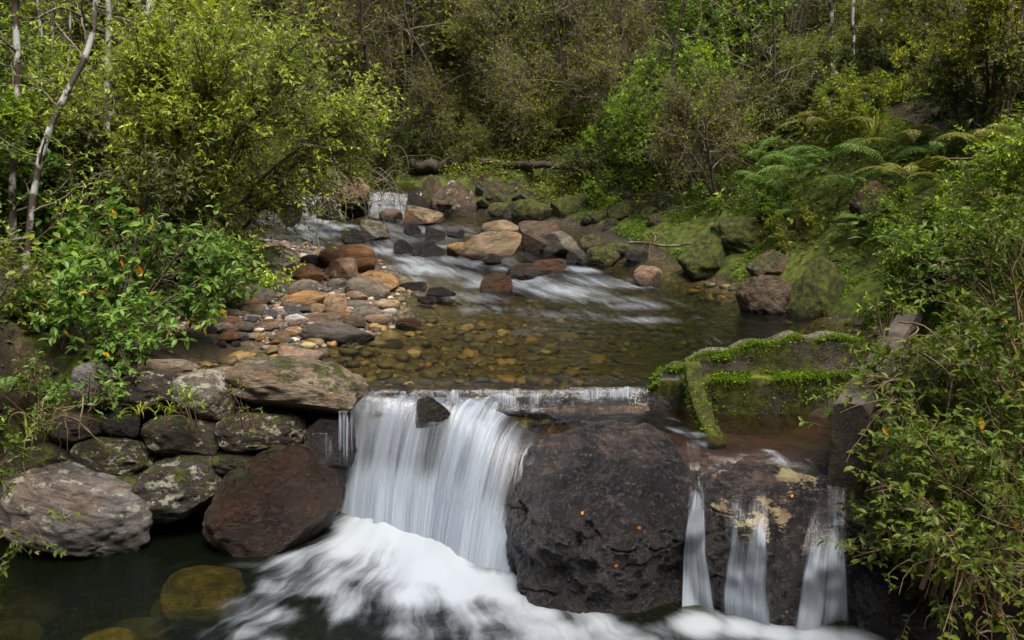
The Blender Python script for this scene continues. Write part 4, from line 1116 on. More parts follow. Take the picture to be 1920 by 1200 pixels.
def paths(r, A, D, L, K, up=0.0, wig=.12, droop=0.0):
    """N curving paths from A along D of length L"""
    N = len(A); P = np.zeros((N, K, 3)); P[:, 0] = A; d = norm(D)
    st = (L / (K - 1))[:, None]
    for k in range(1, K):
        d = norm(d + wig * r.normal(size=(N, 3)) + np.array([0, 0, up - droop * k / K]))
        P[:, k] = P[:, k - 1] + d * st
    return P
def pick(r, P, n, lo=.3, hi=1.0, w=None):
    """n random points on the paths with their tangent"""
    N, K = P.shape[:2]; i = r.choice(N, n, p=w); t = r.uniform(lo, hi, n) * (K - 1)
    k = np.minimum(t.astype(int), K - 2); f = (t - k)[:, None]
    return P[i, k] * (1 - f) + P[i, k + 1] * f, norm(P[i, k + 1] - P[i, k]), i

def shrub_parts(seed, rad, h, stems=7, n2=120, n3=1500, per=8, leaf=.04, lw=.45, lean=(0, 0), l2=.55, l3=.28, tmpl=KITE, base_r=.03,
                low=.25, droop=.25, spread=.15, up3=.25, flat=.5, whorl=3, stem_r=None, bare=0.0, twig_r=.0035):
    r = np.random.default_rng(seed)
    # main stems aim at points all over the crown
    a = r.uniform(0, 2 * math.pi, stems) + np.arange(stems) * 2.4; q = np.sqrt(r.uniform(.1, 1, stems))
    tip = np.stack([np.cos(a) * q * rad[0] * .75 + lean[0], np.sin(a) * q * rad[1] * .75 + lean[1], h * (low + (1 - low) * (1 - .55 * q ** 2) * r.uniform(.75, 1, stems))], -1)
    base = np.stack([np.cos(a), np.sin(a), 0 * a], -1) * spread * r.uniform(.2, 1, (stems, 1)); base[:, 2] = -.12
    K = 10; t = np.linspace(0, 1, K)[None, :, None]
    mid = base + (tip - base) * .5 + np.array([0, 0, h * .14]) + r.normal(size=(stems, 3)) * .06 * h
    P1 = base[:, None] * (1 - t) ** 2 + 2 * mid[:, None] * t * (1 - t) + tip[:, None] * t ** 2
    P1 = P1 + .03 * h * np.stack([fbm(np.stack([np.repeat(np.arange(stems)[:, None] * 3.1, K, 1), np.repeat(t[:, :, 0] * 4, stems, 0), np.full((stems, K), 5. * j)], -1), 2) for j in range(3)], -1)
    br = base_r if stem_r is None else stem_r
    R1 = br * np.linspace(1, .28, K)[None] * r.uniform(.6, 1.1, (stems, 1))
    s2, d2, _ = pick(r, P1, n2, .28, 1)
    ctr = np.array([lean[0], lean[1], h * .45])
    out = norm((s2 - ctr) / np.array([rad[0], rad[1], h * .6]))
    P2 = paths(r, s2, norm(d2 * .6 + out * .8 + r.normal(size=s2.shape) * .45), l2 * r.uniform(.5, 1.3, n2), 7, .05, .16, droop)
    R2 = br * .30 * np.linspace(1, .35, 7)[None] * r.uniform(.6, 1.2, (n2, 1))
    s3, d3, _ = pick(r, P2, n3, .2, 1)
    out = norm((s3 - ctr) / np.array([rad[0], rad[1], h * .6]))
    P3 = paths(r, s3, norm(d3 * .5 + out * .5 + r.normal(size=s3.shape) * .6 + np.array([0, 0, up3])), l3 * r.uniform(.4, 1.3, n3), 5, .06, .18, droop * .5)
    R3 = np.full((n3, 5), twig_r) * np.linspace(1, .4, 5)[None]
    v1, f1 = tubes(P1, R1, 6); v2, f2 = tubes(P2, R2, 4); v3, f3 = tubes(P3, R3, 3)
    SV = np.vstack([v1, v2]); SF = np.vstack([f1, f2 + len(v1)])
    # leaves on the last twigs
    P3l = P3[r.random(n3) >= bare] if bare else P3
    n3l = len(P3l)
    m = per; tt = np.concatenate([np.linspace(.25, .95, max(m - whorl, 1)), np.ones(whorl)])[:m]
    i = np.repeat(np.arange(n3l), m); tq = np.tile(tt, n3l) * 3.999
    k = np.minimum(tq.astype(int), 3); f = (tq - k)[:, None]
    LP = P3l[i, k] * (1 - f) + P3l[i, k + 1] * f; ld = norm(P3l[i, k + 1] - P3l[i, k])
    az = np.tile(np.arange(m) * 2.4, n3l) + np.repeat(r.uniform(0, 6.28, n3l), m)
    s = norm(np.cross(ld, r.normal(size=ld.shape))); b = np.cross(ld, s)
    side = s * np.cos(az)[:, None] + b * np.sin(az)[:, None]
    D = norm(ld * .55 + side * .9 + np.array([0, 0, -.1]) + .2 * r.normal(size=ld.shape))
    D[:, 2] *= flat + .3
    Nn = norm(np.array([0, 0, 1.]) * .9 + r.normal(size=D.shape) * .42)
    LL = leaf * r.uniform(.45, 1.35, len(LP))
    young = np.tile(np.linspace(0, .35, m), n3l)
    clump = .5 + .5 * fbm(LP * (1.6 / max(rad[0], .4)) + seed, 2)
    tint = np.clip(.12 + .45 * r.random(len(LP)) + young * .6 + .28 * (clump - .5) * 2, 0, .94)
    odd = r.random(len(LP)) < .010
    tint = np.where(odd, 1.0, tint)
    lv, lf, lt = leaves(LP, D, Nn, LL, LL * lw, tint, tmpl)
    return (SV, SF), (v3, f3), (lv, lf, lt)

def shrub(name, seed, matl, matb, loc, rz, label, cat, group=None, scale=1.0, mattw=None, **kw):
    S, T, L = shrub_parts(seed, **kw)
    root = empty(name, loc, rz, label, cat, group, scale)
    st = mesh_np("stems", np.vstack([S[0], T[0]]), np.vstack([S[1], T[1] + len(S[0])])) if mattw is None else mesh_np("stems", *S)
    obj("stems", st, M[matb], root)
    if mattw is not None: obj("twigs", mesh_np("twigs", *T), M[mattw], root)
    obj("foliage", mesh_np("foliage", L[0], L[1], smooth=False, attrs={"tint": L[2]}), M[matl], root)
    return root

def ground_at(x, y): return float(height(x, y))
def on(x, y, dz=0.0): return (x, y, ground_at(x, y) + dz)

# ---- ferns
def frond_mesh(seed, L=1.0, np_=25, pin=.17, npn=9):
    r = np.random.default_rng(seed)
    t = np.linspace(0, 1, 14); ang = 1.05 - 1.75 * t ** 1.15
    dx, dz = np.cos(ang), np.sin(ang); P = np.zeros((14, 3))
    P[1:, 0] = np.cumsum(dx[1:]) * L / 13; P[1:, 2] = np.cumsum(dz[1:]) * L / 13
    P[:, 1] = .06 * np.sin(t * 3 + seed) * t
    v, f = tubes(P[None], (.006 * L * (1 - .8 * t))[None], 4)
    tv, tf = tubes(P[None], (.006 * L * (1 - .8 * t))[None], 4)
    q = np.linspace(.14, .985, np_)
    C_ = np.stack([np.interp(q, t, P[:, j]) for j in range(3)], -1)
    Tn = norm(np.stack([np.interp(q, t, np.gradient(P[:, j])) for j in range(3)], -1))
    ln = pin * L * np.clip(np.sin(math.pi * np.clip(q * .93 + .07, 0, 1)) ** .7 * (1.12 - .45 * q), .05, 1)
    LP, LD, LN, LL, LW = [], [], [], [], []
    for s in (-1, 1):
        side = np.array([0, s, 0.]); dn = norm(side + Tn * .45 + np.array([0, 0, -.22])) 
        dn = norm(dn + .06 * r.normal(size=dn.shape)); up = norm(np.cross(Tn, np.array([0, 1., 0]))); up = np.where(up[:, 2:] < 0, -up, up)
        n0 = np.where(np.abs(up) > -1, up, up)
        for g0, g1, wf_ in ((0, .62, .17), (.42, 1.0, .13)):     # each pinna: an inner and an outer blade, drooping outward
            base = C_ + dn * (ln * g0)[:, None] + np.array([0, 0, -.07])[None] * (ln * g0 * g0)[:, None]
            dd = norm(dn + np.array([0, 0, -.28 * g0]) + Tn * .12)
            LP.append(base); LD.append(dd); LN.append(n0); LL.append(ln * (g1 - g0)); LW.append(ln * wf_)
    LP, LD, LN = np.vstack(LP), np.vstack(LD), np.vstack(LN); LL, LW = np.concatenate(LL), np.concatenate(LW)
    lv, lf, lt = leaves(LP, LD, LN, LL, LW, np.clip(.25 + .5 * r.random(len(LP)), 0, 1))
    V = np.vstack([v, lv]); 
    return mesh_np("frond", V, [f, lf + len(v)], smooth=False, attrs={"tint": np.concatenate([np.full(len(v), .1), lt])})
FROND = {'fern': [frond_mesh(3), frond_mesh(8, pin=.2), frond_mesh(14, np_=27, pin=.16)]}
FROND['fern_olive'] = [m.copy() for m in FROND['fern']]
for kk in FROND:
    for m_ in FROND[kk]: m_.materials.append(M[kk])
RF = random.Random(77)
def fern(loc, size, label, n=7, kind='fern', dirs=None, group="ferns on the stream banks", tilt=0.0, face=None):
    root = empty("fern", loc, 0, label, "fern", group)
    for i in range(n):
        o = bpy.data.objects.new("frond", FROND[kind][RF.randrange(3)]); COL.objects.link(o); o.parent = root
        a = (2 * math.pi * i / n + RF.uniform(-.35, .35)) if face is None else math.radians(face + (i / max(n - 1, 1) - .5) * 200 + RF.uniform(-12, 12))
        s = .88 * size * RF.uniform(.7, 1.1)
        o.scale = (s, s * RF.uniform(.9, 1.15), s); o.rotation_euler = (RF.uniform(-.25, .25), RF.uniform(-.35, .25) + tilt, a)
    return root

# ---- strap leaved flax and grass tufts
def strap(name, loc, n, L, w, label, cat, seed, mat='flax', stiff=1.0, group=None):
    r = np.random.default_rng(seed); K = 9
    a = r.uniform(0, 6.28, n); t = np.linspace(0, 1, K)
    Ls = L * r.uniform(.55, 1.1, n); a0 = r.uniform(1.0, 1.5, n); bend = r.uniform(.9, 2.3, n) / stiff
    ang = a0[:, None] - bend[:, None] * t[None] ** 1.4
    hx = np.cumsum(np.cos(ang), 1) * Ls[:, None] / K; hz = np.cumsum(np.sin(ang), 1) * Ls[:, None] / K
    P = np.stack([hx * np.cos(a)[:, None], hx * np.sin(a)[:, None], hz], -1) + r.normal(size=(n, 1, 3)) * .04 * L * np.array([1, 1, 0])
    S = np.stack([-np.sin(a), np.cos(a), 0 * a], -1)[:, None]
    wd = (w * np.sin(np.clip(.18 + .82 * t, 0, 1) * math.pi) ** .7)[None, :, None] * .5
    A, B = P - S * wd, P + S * wd
    V = np.stack([A, P + np.array([0, 0, -.25]) * wd, B], 2).reshape(-1, 3)
    i = np.arange(n * K * 3).reshape(n, K, 3)
    F = np.concatenate([np.stack([i[:, :-1, q], i[:, :-1, q + 1], i[:, 1:, q + 1], i[:, 1:, q]], -1).reshape(-1, 4) for q in (0, 1)])
    me = mesh_np("blades", V, F, attrs={"tint": np.repeat(np.clip(r.normal(.5, .25, n), 0, 1), K * 3)})
    root = empty(name, loc, 0, label, cat, group)
    obj("blades", me, M[mat], root)
    return root

# ---- slim trunks traced through the air
def trunk(name, pts, r0, r1, mat, label, branches=8, seed=0, crown=None, cat="tree", tw='twig', bl=.6):
    r = np.random.default_rng(seed); pts = np.array(pts, float)
    L = np.concatenate([[0], np.cumsum(np.linalg.norm(np.diff(pts, axis=0), axis=1))]); K = 26; q = np.linspace(0, L[-1], K)
    P = np.stack([np.interp(q, L, pts[:, j]) for j in range(3)], -1)
    for _ in range(3): P[1:-1] = (P[:-2] + 2 * P[1:-1] + P[2:]) / 4
    P = P + .035 * np.stack([fbm(P * 2.2 + seed + 30 * j, 3) for j in range(3)], -1)
    org = P[0].copy(); P = P - org
    root = empty(name, org, 0, label, cat)
    v, f = tubes(P[None], np.linspace(r0, r1, K)[None] * (1 + .14 * fbm(np.stack([q * 5, 0 * q + seed, 0 * q], -1), 2))[None], 9)
    obj("trunk", mesh_np("trunk", v, f), M[mat], root)
    if branches:
        s, d, _ = pick(r, P[None], branches, .2, 1)
        a = r.uniform(0, 6.28, branches); D = np.stack([np.cos(a), np.sin(a), r.uniform(.2, .9, branches)], -1)
        B = paths(r, s, D, bl * r.uniform(.4, 1.4, branches), 8, .03, .22)
        s2, d2, _ = pick(r, B, branches * 4, .2, 1)
        B2 = paths(r, s2, d2 + r.normal(size=d2.shape) * .8, bl * .5 * r.uniform(.3, 1.2, branches * 4), 6, .02, .25)
        v1, f1 = tubes(B, np.linspace(r0 * .32, .003, 8)[None].repeat(branches, 0), 5); v2, f2 = tubes(B2, np.linspace(.005, .002, 6)[None].repeat(len(B2), 0), 3)
        obj("branches", mesh_np("branches", np.vstack([v1, v2]), np.vstack([f1, f2 + len(v1)])), M[tw], root)
        if crown:
            n = crown['n']; s3, d3, _ = pick(r, B2, n, .2, 1)
            D = norm(d3 + r.normal(size=d3.shape) * .8); LL = crown['leaf'] * r.uniform(.6, 1.2, n)
            lv, lf, lt = leaves(s3, D, norm(np.array([0, 0, 1.]) + .5 * r.normal(size=D.shape)), LL, LL * .5, np.clip(r.normal(.5, .22, n), 0, .95))
            obj("foliage", mesh_np("foliage", lv, lf, smooth=False, attrs={"tint": lt}), M[crown['mat']], root)
    return root

def px_at(px, py, y): return at_y(px, py, y)
exec_plants = True

# ============================================================ LEFT BANK
gp = lambda px, y, dz=0: on(at_y(px, 600, y)[0], y, dz)
p = (-3.75, 9.4, ground_at(-3.75, 9.4))
shrub("shrub", 101, 'leaf_yellow', 'bark_brown', p, 0, "big rounded yellow green shrub leaning out over the stream from the left bank", "shrub",
      rad=(1.95, 1.6), h=2.55, stems=16, n2=400, n3=5400, per=9, leaf=.058, lw=.42, lean=(.48, -.1), l2=.7, l3=.30, base_r=.035, low=.40, droop=.15, mattw='twig')
shrub("shrub", 102, 'leaf_yellow', 'bark_brown', (-5.0, 12.2, ground_at(-5.0, 12.2) + .1), 0, "yellow green shrub whose twigs hang low over the left far cascade", "shrub",
      rad=(1.9, 1.3), h=1.9, stems=13, n2=320, n3=3000, per=8, leaf=.055, lw=.42, lean=(.95, -.2), l2=.75, l3=.32, base_r=.03, low=.42, droop=.45, mattw='twig', bare=.25)
shrub("shrub", 103, 'leaf_glossy', 'bark_brown', (-3.2, 6.75, ground_at(-3.2, 6.75)), 0, "glossy green shrub with orange old leaves above the stone face", "shrub",
      rad=(.74, .55), h=.80, stems=11, n2=80, n3=290, per=9, leaf=.078, lw=.46, lean=(.28, -.1), l2=.36, l3=.18, tmpl=OVAL, base_r=.016, low=.15, droop=.2, mattw='twig_tan')
shrub("shrub", 104, 'leaf_glossy', 'bark_brown', (-3.05, 7.75, ground_at(-3.05, 7.75)), 0, "glossy green shrub whose branches reach the gravel bar stones", "shrub",
      rad=(.52, .45), h=.62, stems=9, n2=60, n3=200, per=9, leaf=.07, lw=.46, lean=(.18, -.05), l2=.32, l3=.17, tmpl=OVAL, base_r=.014, low=.15, droop=.25, mattw='twig_tan')
shrub("shrub", 105, 'leaf_dark', 'bark_brown', (-3.6, 7.9, ground_at(-3.6, 7.9)), 0, "dark leafed shrub filling the gap behind the pale trunks", "shrub",
      rad=(1.0, .8), h=1.1, stems=9, n2=110, n3=700, per=9, leaf=.065, lw=.46, l2=.5, l3=.22, base_r=.02, low=.2, mattw='twig')
shrub("shrub", 106, 'leaf_yellow', 'bark_brown', (-5.9, 9.6, ground_at(-5.9, 9.6)), 0, "tall thin leaved yellow green shrub at the far left behind the pale trunks", "shrub",
      rad=(1.5, 1.2), h=3.1, stems=11, n2=220, n3=2200, per=8, leaf=.05, lw=.4, l2=.7, l3=.3, base_r=.03, low=.2, mattw='twig', bare=.2)
# pale lichen patched trunks
def tr(pp): return [at_y(a, b, c) for a, b, c in pp]
trunk("tree", tr([(52, 680, 6.9), (30, 480, 6.95), (25, 300, 7.0), (38, 150, 7.1), (32, -60, 7.2), (40, -260, 7.3)]), .034, .022, 'bark_pale', "leftmost pale lichen patched trunk rising to the top of the view", 14, 1, dict(n=900, leaf=.045, mat='leaf_yellow'))
trunk("tree", tr([(44, 690, 6.75), (50, 480, 6.8), (58, 370, 6.85), (85, 270, 6.9), (118, 190, 7.0), (160, 120, 7.1), (185, 60, 7.2), (178, -20, 7.3), (190, -200, 7.4)]), .032, .019, 'bark_pale', "pale trunk bending right and turning dark beside the leftmost one", 14, 2, dict(n=700, leaf=.045, mat='leaf_yellow'))
trunk("tree", tr([(225, 420, 10.4), (240, 280, 10.4), (262, 180, 10.4), (270, 90, 10.4), (285, -20, 10.4), (300, -150, 10.4)]), .055, .040, 'bark_pale', "pale slanting trunk rising out of the big yellow green shrub", 8, 3)
trunk("sapling", tr([(82, 420, 9.2), (84, 200, 9.2), (78, 80, 9.2), (70, -60, 9.2)]), .024, .012, 'bark_pale', "thin grey sapling left of the other thin sapling behind the shrub", 9, 4, dict(n=400, leaf=.045, mat='leaf_yellow'))
trunk("sapling", tr([(100, 400, 9.5), (97, 200, 9.5), (100, 60, 9.5), (104, -60, 9.5)]), .022, .012, 'bark_pale', "thin grey sapling standing just right of its twin", 9, 5, dict(n=400, leaf=.045, mat='leaf_yellow'))
trunk("sapling", tr([(112, 400, 9.0), (118, 200, 9.0), (128, 90, 9.0), (130, -40, 9.0)]), .018, .010, 'bark_pale', "thinnest sapling leaning right near the bent pale trunk", 8, 6, dict(n=300, leaf=.045, mat='leaf_yellow'))
trunk("sapling", tr([(205, 420, 10), (200, 180, 10), (205, 60, 10), (195, -60, 10)]), .04, .028, 'bark_pale', "brownish trunk half hidden in leaves left of the slanting pale trunk", 8, 7)
# more of the left bank's low growth
shrub("shrub", 107, 'leaf_glossy', 'bark_brown', (-4.4, 7.3, ground_at(-4.4, 7.3) - .2), 0, "low glossy shrub at the left edge around the trunk feet", "shrub",
      rad=(.8, .6), h=.7, stems=9, n2=80, n3=420, per=9, leaf=.066, lw=.46, l2=.35, l3=.18, tmpl=OVAL, base_r=.014, low=.05, droop=.3, mattw='twig_tan')
shrub("shrub", 108, 'leaf_glossy', 'bark_brown', (-3.15, 6.25, ground_at(-3.15, 6.25) - .1), 0, "low glossy shrub spilling over the upper course of stones", "shrub",
      rad=(.55, .4), h=.42, stems=9, n2=60, n3=240, per=9, leaf=.062, lw=.46, lean=(0, -.12), l2=.28, l3=.15, tmpl=OVAL, base_r=.010, low=.0, droop=.4, mattw='twig_tan')
shrub("shrub", 109, 'leaf_mid', 'bark_brown', (-3.75, 5.75, ground_at(-3.75, 5.75) - .05), 0, "straggling green shrub over the left end of the stone face", "shrub",
      rad=(.6, .4), h=.5, stems=9, n2=70, n3=300, per=9, leaf=.05, lw=.46, lean=(.05, -.15), l2=.3, l3=.16, tmpl=OVAL, base_r=.010, low=-.2, droop=.45, mattw='twig_tan')
shrub("shrub", 110, 'leaf_yellow', 'bark_brown', (-2.75, 8.7, ground_at(-2.75, 8.7) - .05), 0, "low yellow green growth at the left edge of the gravel bar", "shrub",
      rad=(.45, .5), h=.45, stems=9, n2=60, n3=300, per=9, leaf=.055, lw=.45, l2=.28, l3=.15, base_r=.010, low=.0, droop=.4, mattw='twig')
# ferns on the left
fern(gp(60, 7.9, .1), .75, "dark fern at the foot of the pale trunks", 7)
fern(gp(165, 8.4, .15), .85, "fern spreading under the big yellow green shrub", 8)
fern(gp(250, 8.6, .1), .8, "fern right beside the spreading one under the big shrub", 7)
fern((-2.95, 9.7, ground_at(-2.95, 9.7) + .25), .75, "fern hanging over the upper end of the gravel bar", 8, tilt=.35)
fern((at_y(5, 720, 5.6)[0], 5.65, .05), .55, "small bright fern at the left edge of the stone face", 6, tilt=.2)
strap("flax", px_at(400, 90, 11.6), 46, 1.25, .045, "arching strap leaved flax above the big yellow green shrub", "flax", 5)
strap("grass_tuft", (at_y(36, 700, 5.6)[0], 5.6, -.28), 14, .5, .014, "hanging grass tuft beside the small bright fern", "grass tuft", 6, stiff=.8)
# small plants on the stone face
def sprig(name, loc, label, seed, rad=.2, h=.2, n3=40, leaf=.045, mat='leaf_glossy', droop=.3, lean=(0, 0), per=7, n2=14, l2=.14, l3=.09, cat="plant", group=None, stems=5):
    return shrub(name, seed, mat, 'twig_tan', loc, 0, label, cat, group, rad=(rad, rad), h=h, stems=stems, n2=n2, n3=n3, per=per, leaf=leaf, lw=.45, lean=lean, l2=l2, l3=l3, tmpl=OVAL, base_r=.006, low=.2, droop=droop, spread=.05, twig_r=.002)
sprig("plant", at_y(160, 740, 5.62), "low leafy plant with orange leaves draped over the grey tilted slab", 201, .3, .26, 60, lean=(.05, -.12))
sprig("plant", at_y(70, 760, 5.55), "straggly leafy plant above the hanging roots", 202, .34, .3, 70, .035, lean=(.1, -.12))
sprig("plant", at_y(20, 640, 6.1), "small leafy plant at the foot of the leftmost trunk", 203, .3, .4, 60)
sprig("herb", at_y(362, 770, 5.48), "small green herb growing between the upper stones", 204, .11, .1, 26, .035, 'leaf_bright', lean=(0, -.05))
sprig("herb", at_y(462, 772, 5.5), "tiny herb under the big capstone", 205, .09, .09, 16, .026, 'leaf_mid', lean=(0, -.05))
sprig("plant", at_y(255, 690, 5.85), "sprig of dark leaves between the pale topped boulder and the slab", 206, .2, .22, 34)
strap("grass_tuft", at_y(262, 782, 5.55), 22, .2, .007, "small dry grass tuft on the ledge under the pale topped boulder", "grass tuft", 16, stiff=.7)
strap("grass_tuft", at_y(320, 776, 5.52), 14, .16, .006, "smallest grass tuft beside the green herb", "grass tuft", 17, stiff=.7)
shrub("branch", 210, 'leaf_right', 'twig_tan', at_y(-60, 1000, 4.3), 0, "leafy branch drooping into view above the pool's near left corner", "branch",
      rad=(.30, .24), h=.14, stems=6, n2=26, n3=46, per=7, leaf=.038, lw=.45, lean=(.24, -.02), l2=.22, l3=.10, tmpl=OVAL, base_r=.006, low=-.4, droop=.6, spread=.03, twig_r=.0022)
sprig("sprig", at_y(-20, 860, 4.6), "leafy sprig poking in at the left edge beside the mossy boulders", 211, .16, .14, 24, .04, 'leaf_right', lean=(.06, 0))
# hanging roots and dry twigs
def roots(name, loc, label, n, L, seed, droop=.9, D0=(0, -.6, .2), r0=.006, spread=.12, mat='twig_tan', cat="roots", K=10, wig=.28):
    r = np.random.default_rng(seed)
    A = r.normal(size=(n, 3)) * spread * np.array([1, .4, .5]); P = paths(r, A, np.array(D0) + r.normal(size=(n, 3)) * .7, L * r.uniform(.4, 1.2, n), K, 0, wig, droop)
    v, f = tubes(P, (np.linspace(r0, r0 * .35, K)[None] * r.uniform(.5, 1.2, (n, 1))), 5)
    o = obj(name, mesh_np(name, v, f), M[mat]); o.location = loc
    return tag(o, label, cat)
roots("roots", at_y(130, 765, 5.5), "tangle of bare tan roots hanging over the dark stone", 26, .42, 31)
roots("roots", at_y(1690, 640, 4.9), "bare tan twigs hanging by the channel wall top", 10, .5, 33)
roots("twigs", at_y(1640, 1010, 4.55), "bare forked twigs reaching over the right hand fall", 9, .35, 34, droop=0, D0=(-1.2, -.2, .1), spread=.05, r0=.005, cat="twigs")
roots("roots", at_y(1860, 1160, 3.9), "loops of bare roots in the near right corner", 14, .45, 35, wig=.5)
roots("twigs", at_y(640, 330, 13.6), "mass of bare brown twigs above the two far cascades", 90, .9, 36, droop=.35, D0=(.5, -.3, .05), spread=.45, r0=.007, mat='twig', cat="twigs", wig=.2)
roots("twigs", at_y(560, 350, 13.2), "bare brown twigs drooping before the left far cascade", 60, .7, 37, droop=.5, D0=(.3, -.3, 0), spread=.4, r0=.006, mat='twig', cat="twigs", wig=.2)
roots("twigs", at_y(1215, 440, 10.9), "broken pale branch dangling at the right shore", 5, .5, 38, droop=.8, D0=(-.2, -.1, -.9), spread=.05, r0=.010, cat="twigs")
def stick(name, pts, r0, label, cat="stick", mat='twig', seed=0, parent=None):
    P = np.array(pts, float); q = np.linspace(0, len(P) - 1, 18); P = np.stack([np.interp(q, np.arange(len(P)), P[:, j]) for j in range(3)], -1)
    for _ in range(2): P[1:-1] = (P[:-2] + 2 * P[1:-1] + P[2:]) / 4
    P = P + r0 * 1.2 * np.stack([fbm(P * 4 + seed + 9 * j, 2) for j in range(3)], -1)
    v, f = tubes(P[None], np.linspace(r0, r0 * .6, 18)[None] * (1 + .15 * fbm(np.stack([q, q * 0 + seed, q * 0], -1), 2))[None], 10)
    i = len(v); f2 = [(0, q_, q_ + 1) for q_ in range(1, 9)] + [(i - 10, i - 10 + q_ + 1, i - 10 + q_) for q_ in range(1, 9)]
    o = obj(name, mesh_np(name, v, [f, np.array(f2)]), M[mat], parent)
    return tag(o, label, cat)
stick("stick", [at_y(597, 490, 11.4), at_y(598, 465, 11.4), at_y(594, 438, 11.4)], .018, "bare upright stick standing between stones at the stream edge")
stick("branch", [at_y(1180, 456, 11), at_y(1250, 460, 10.9), at_y(1320, 455, 10.8)], .02, "dead branch lying along the mossy right shore", "branch", 'bark_brown')
stick("branch", [at_y(1770, 300, 7.6), at_y(1830, 297, 7.3), at_y(1880, 275, 7.0), at_y(1935, 245, 6.8)], .012, "bare pale branch arching across the ferns at the right edge", "branch", 'twig_tan')
stick("branch", [at_y(1730, 160, 10), at_y(1800, 180, 9.8), at_y(1850, 200, 9.7), at_y(1900, 225, 9.6)], .02, "bare pale branch slanting under the olive tree", "branch", 'twig_tan')
def log(pts, r0, label, seed): 
    o = stick("log", pts, r0, label, "log", 'log', seed); return o
def lg(a, r): q = hit_land(*a, f=lambda x, y: float(height(x, y))); return q * np.array([.985, .985, 1]) + np.array([0, 0, r * .7])
log([lg((768, 312), .1), lg((830, 314), .1), lg((884, 316), .1)], .12, "dark fallen log with orange broken end above the mossy boulders", 3)
log([lg((1085, 318), .09), lg((1140, 320), .09), lg((1230, 316), .09)], .10, "pinkish fallen log behind the hanging shrub roots", 4)
log([lg((905, 312), .07), lg((1010, 313), .07), lg((1090, 314), .07)], .08, "thin fallen log between the two other logs", 5)
log([at_y(20, 560, 7.6), at_y(55, 615, 7.1), at_y(110, 622, 6.9)], .05, "short mossy log end behind the pale trunks", 6)

# ============================================================ BACKGROUND AND RIGHT BANK
proto = {}
def make(key, seed, matl, matb, mattw, **kw):
    S, T, L = shrub_parts(seed, **kw)
    st = mesh_np("stems", *S); tw = mesh_np("twigs", *T); fo = mesh_np("foliage", L[0], L[1], smooth=False, attrs={"tint": L[2]})
    st.materials.append(M[matb]); tw.materials.append(M[mattw]); fo.materials.append(M[matl])
    proto[key] = (st, tw, fo)
make('twig', 301, 'leaf_mid', 'bark_brown', 'twig', rad=(1.5, 1.3), h=3.4, stems=10, n2=230, n3=2500, per=6, leaf=.062, l2=.75, l3=.40, bare=.32, base_r=.035, low=.3, droop=.15, twig_r=.005)
make('twig2', 302, 'leaf_olive', 'bark_brown', 'twig', rad=(1.7, 1.3), h=3.0, stems=12, n2=240, n3=2700, per=6, leaf=.056, l2=.8, l3=.42, bare=.40, base_r=.03, low=.2, droop=.3, twig_r=.005)
make('bright', 303, 'leaf_bright', 'bark_dark', 'twig', rad=(1.25, 1.0), h=2.6, stems=8, n2=130, n3=1150, per=9, leaf=.07, lw=.48, l2=.6, l3=.28, base_r=.03, low=.15, droop=.25, bare=.15)
make('brightsparse', 304, 'leaf_bright', 'bark_brown', 'twig', rad=(1.5, 1.2), h=3.6, stems=7, n2=130, n3=1000, per=8, leaf=.075, lw=.48, l2=.75, l3=.35, base_r=.035, low=.45, bare=.45, twig_r=.005)
make('olive', 305, 'leaf_olive', 'bark_brown', 'twig', rad=(1.5, 1.2), h=3.2, stems=8, n2=170, n3=2300, per=9, leaf=.05, lw=.45, l2=.6, l3=.25, base_r=.035, low=.25, flat=.7)
make('dark', 306, 'leaf_dark', 'bark_dark', 'twig', rad=(1.6, 1.4), h=4.2, stems=8, n2=220, n3=3400, per=11, leaf=.06, lw=.26, l2=.75, l3=.32, base_r=.05, low=.2, droop=.35)
make('mid', 307, 'leaf_mid', 'bark_brown', 'twig', rad=(1.4, 1.2), h=2.6, stems=9, n2=180, n3=2200, per=9, leaf=.06, lw=.45, l2=.6, l3=.28, base_r=.03, low=.15, bare=.1)
make('mid2', 308, 'leaf_mid', 'bark_brown', 'twig', rad=(1.2, 1.1), h=2.0, stems=9, n2=150, n3=1700, per=9, leaf=.045, lw=.45, l2=.5, l3=.25, base_r=.025, low=.05, droop=.35, bare=.1)
make('small', 309, 'leaf_bright', 'bark_brown', 'twig', rad=(.55, .5), h=.6, stems=8, n2=80, n3=750, per=9, leaf=.032, lw=.6, l2=.24, l3=.11, base_r=.01, low=.05, twig_r=.002)
make('smallolive', 310, 'leaf_olive', 'bark_brown', 'twig', rad=(.55, .5), h=.7, stems=8, n2=70, n3=520, per=9, leaf=.036, lw=.55, l2=.25, l3=.12, base_r=.01, low=.05, twig_r=.002)
make('darksmall', 311, 'leaf_dark', 'bark_dark', 'twig', rad=(.9, .8), h=1.2, stems=8, n2=90, n3=1100, per=9, leaf=.06, lw=.4, l2=.4, l3=.2, base_r=.02, low=.05)
def place(key, name, loc, rz, sc, label, cat="shrub", group=None):
    root = empty(name, loc, rz, label, cat, group, sc)
    for m_ in proto[key]:
        o = bpy.data.objects.new(m_.name.split('.')[0], m_); COL.objects.link(o); o.parent = root
    return root
def plant(key, name, px, y, sc, label, cat="shrub", rz=None, dz=0.0, group=None, py=None):
    x = at_y(px, 300, y)[0]
    loc = (x, y, ground_at(x, y) + dz) if py is None else tuple(at_y(px, py, y))
    return place(key, name, loc, RF.uniform(0, 6.28) if rz is None else rz, sc, label, cat, group)
G_T = "twiggy shrubs on the slope behind the stream"
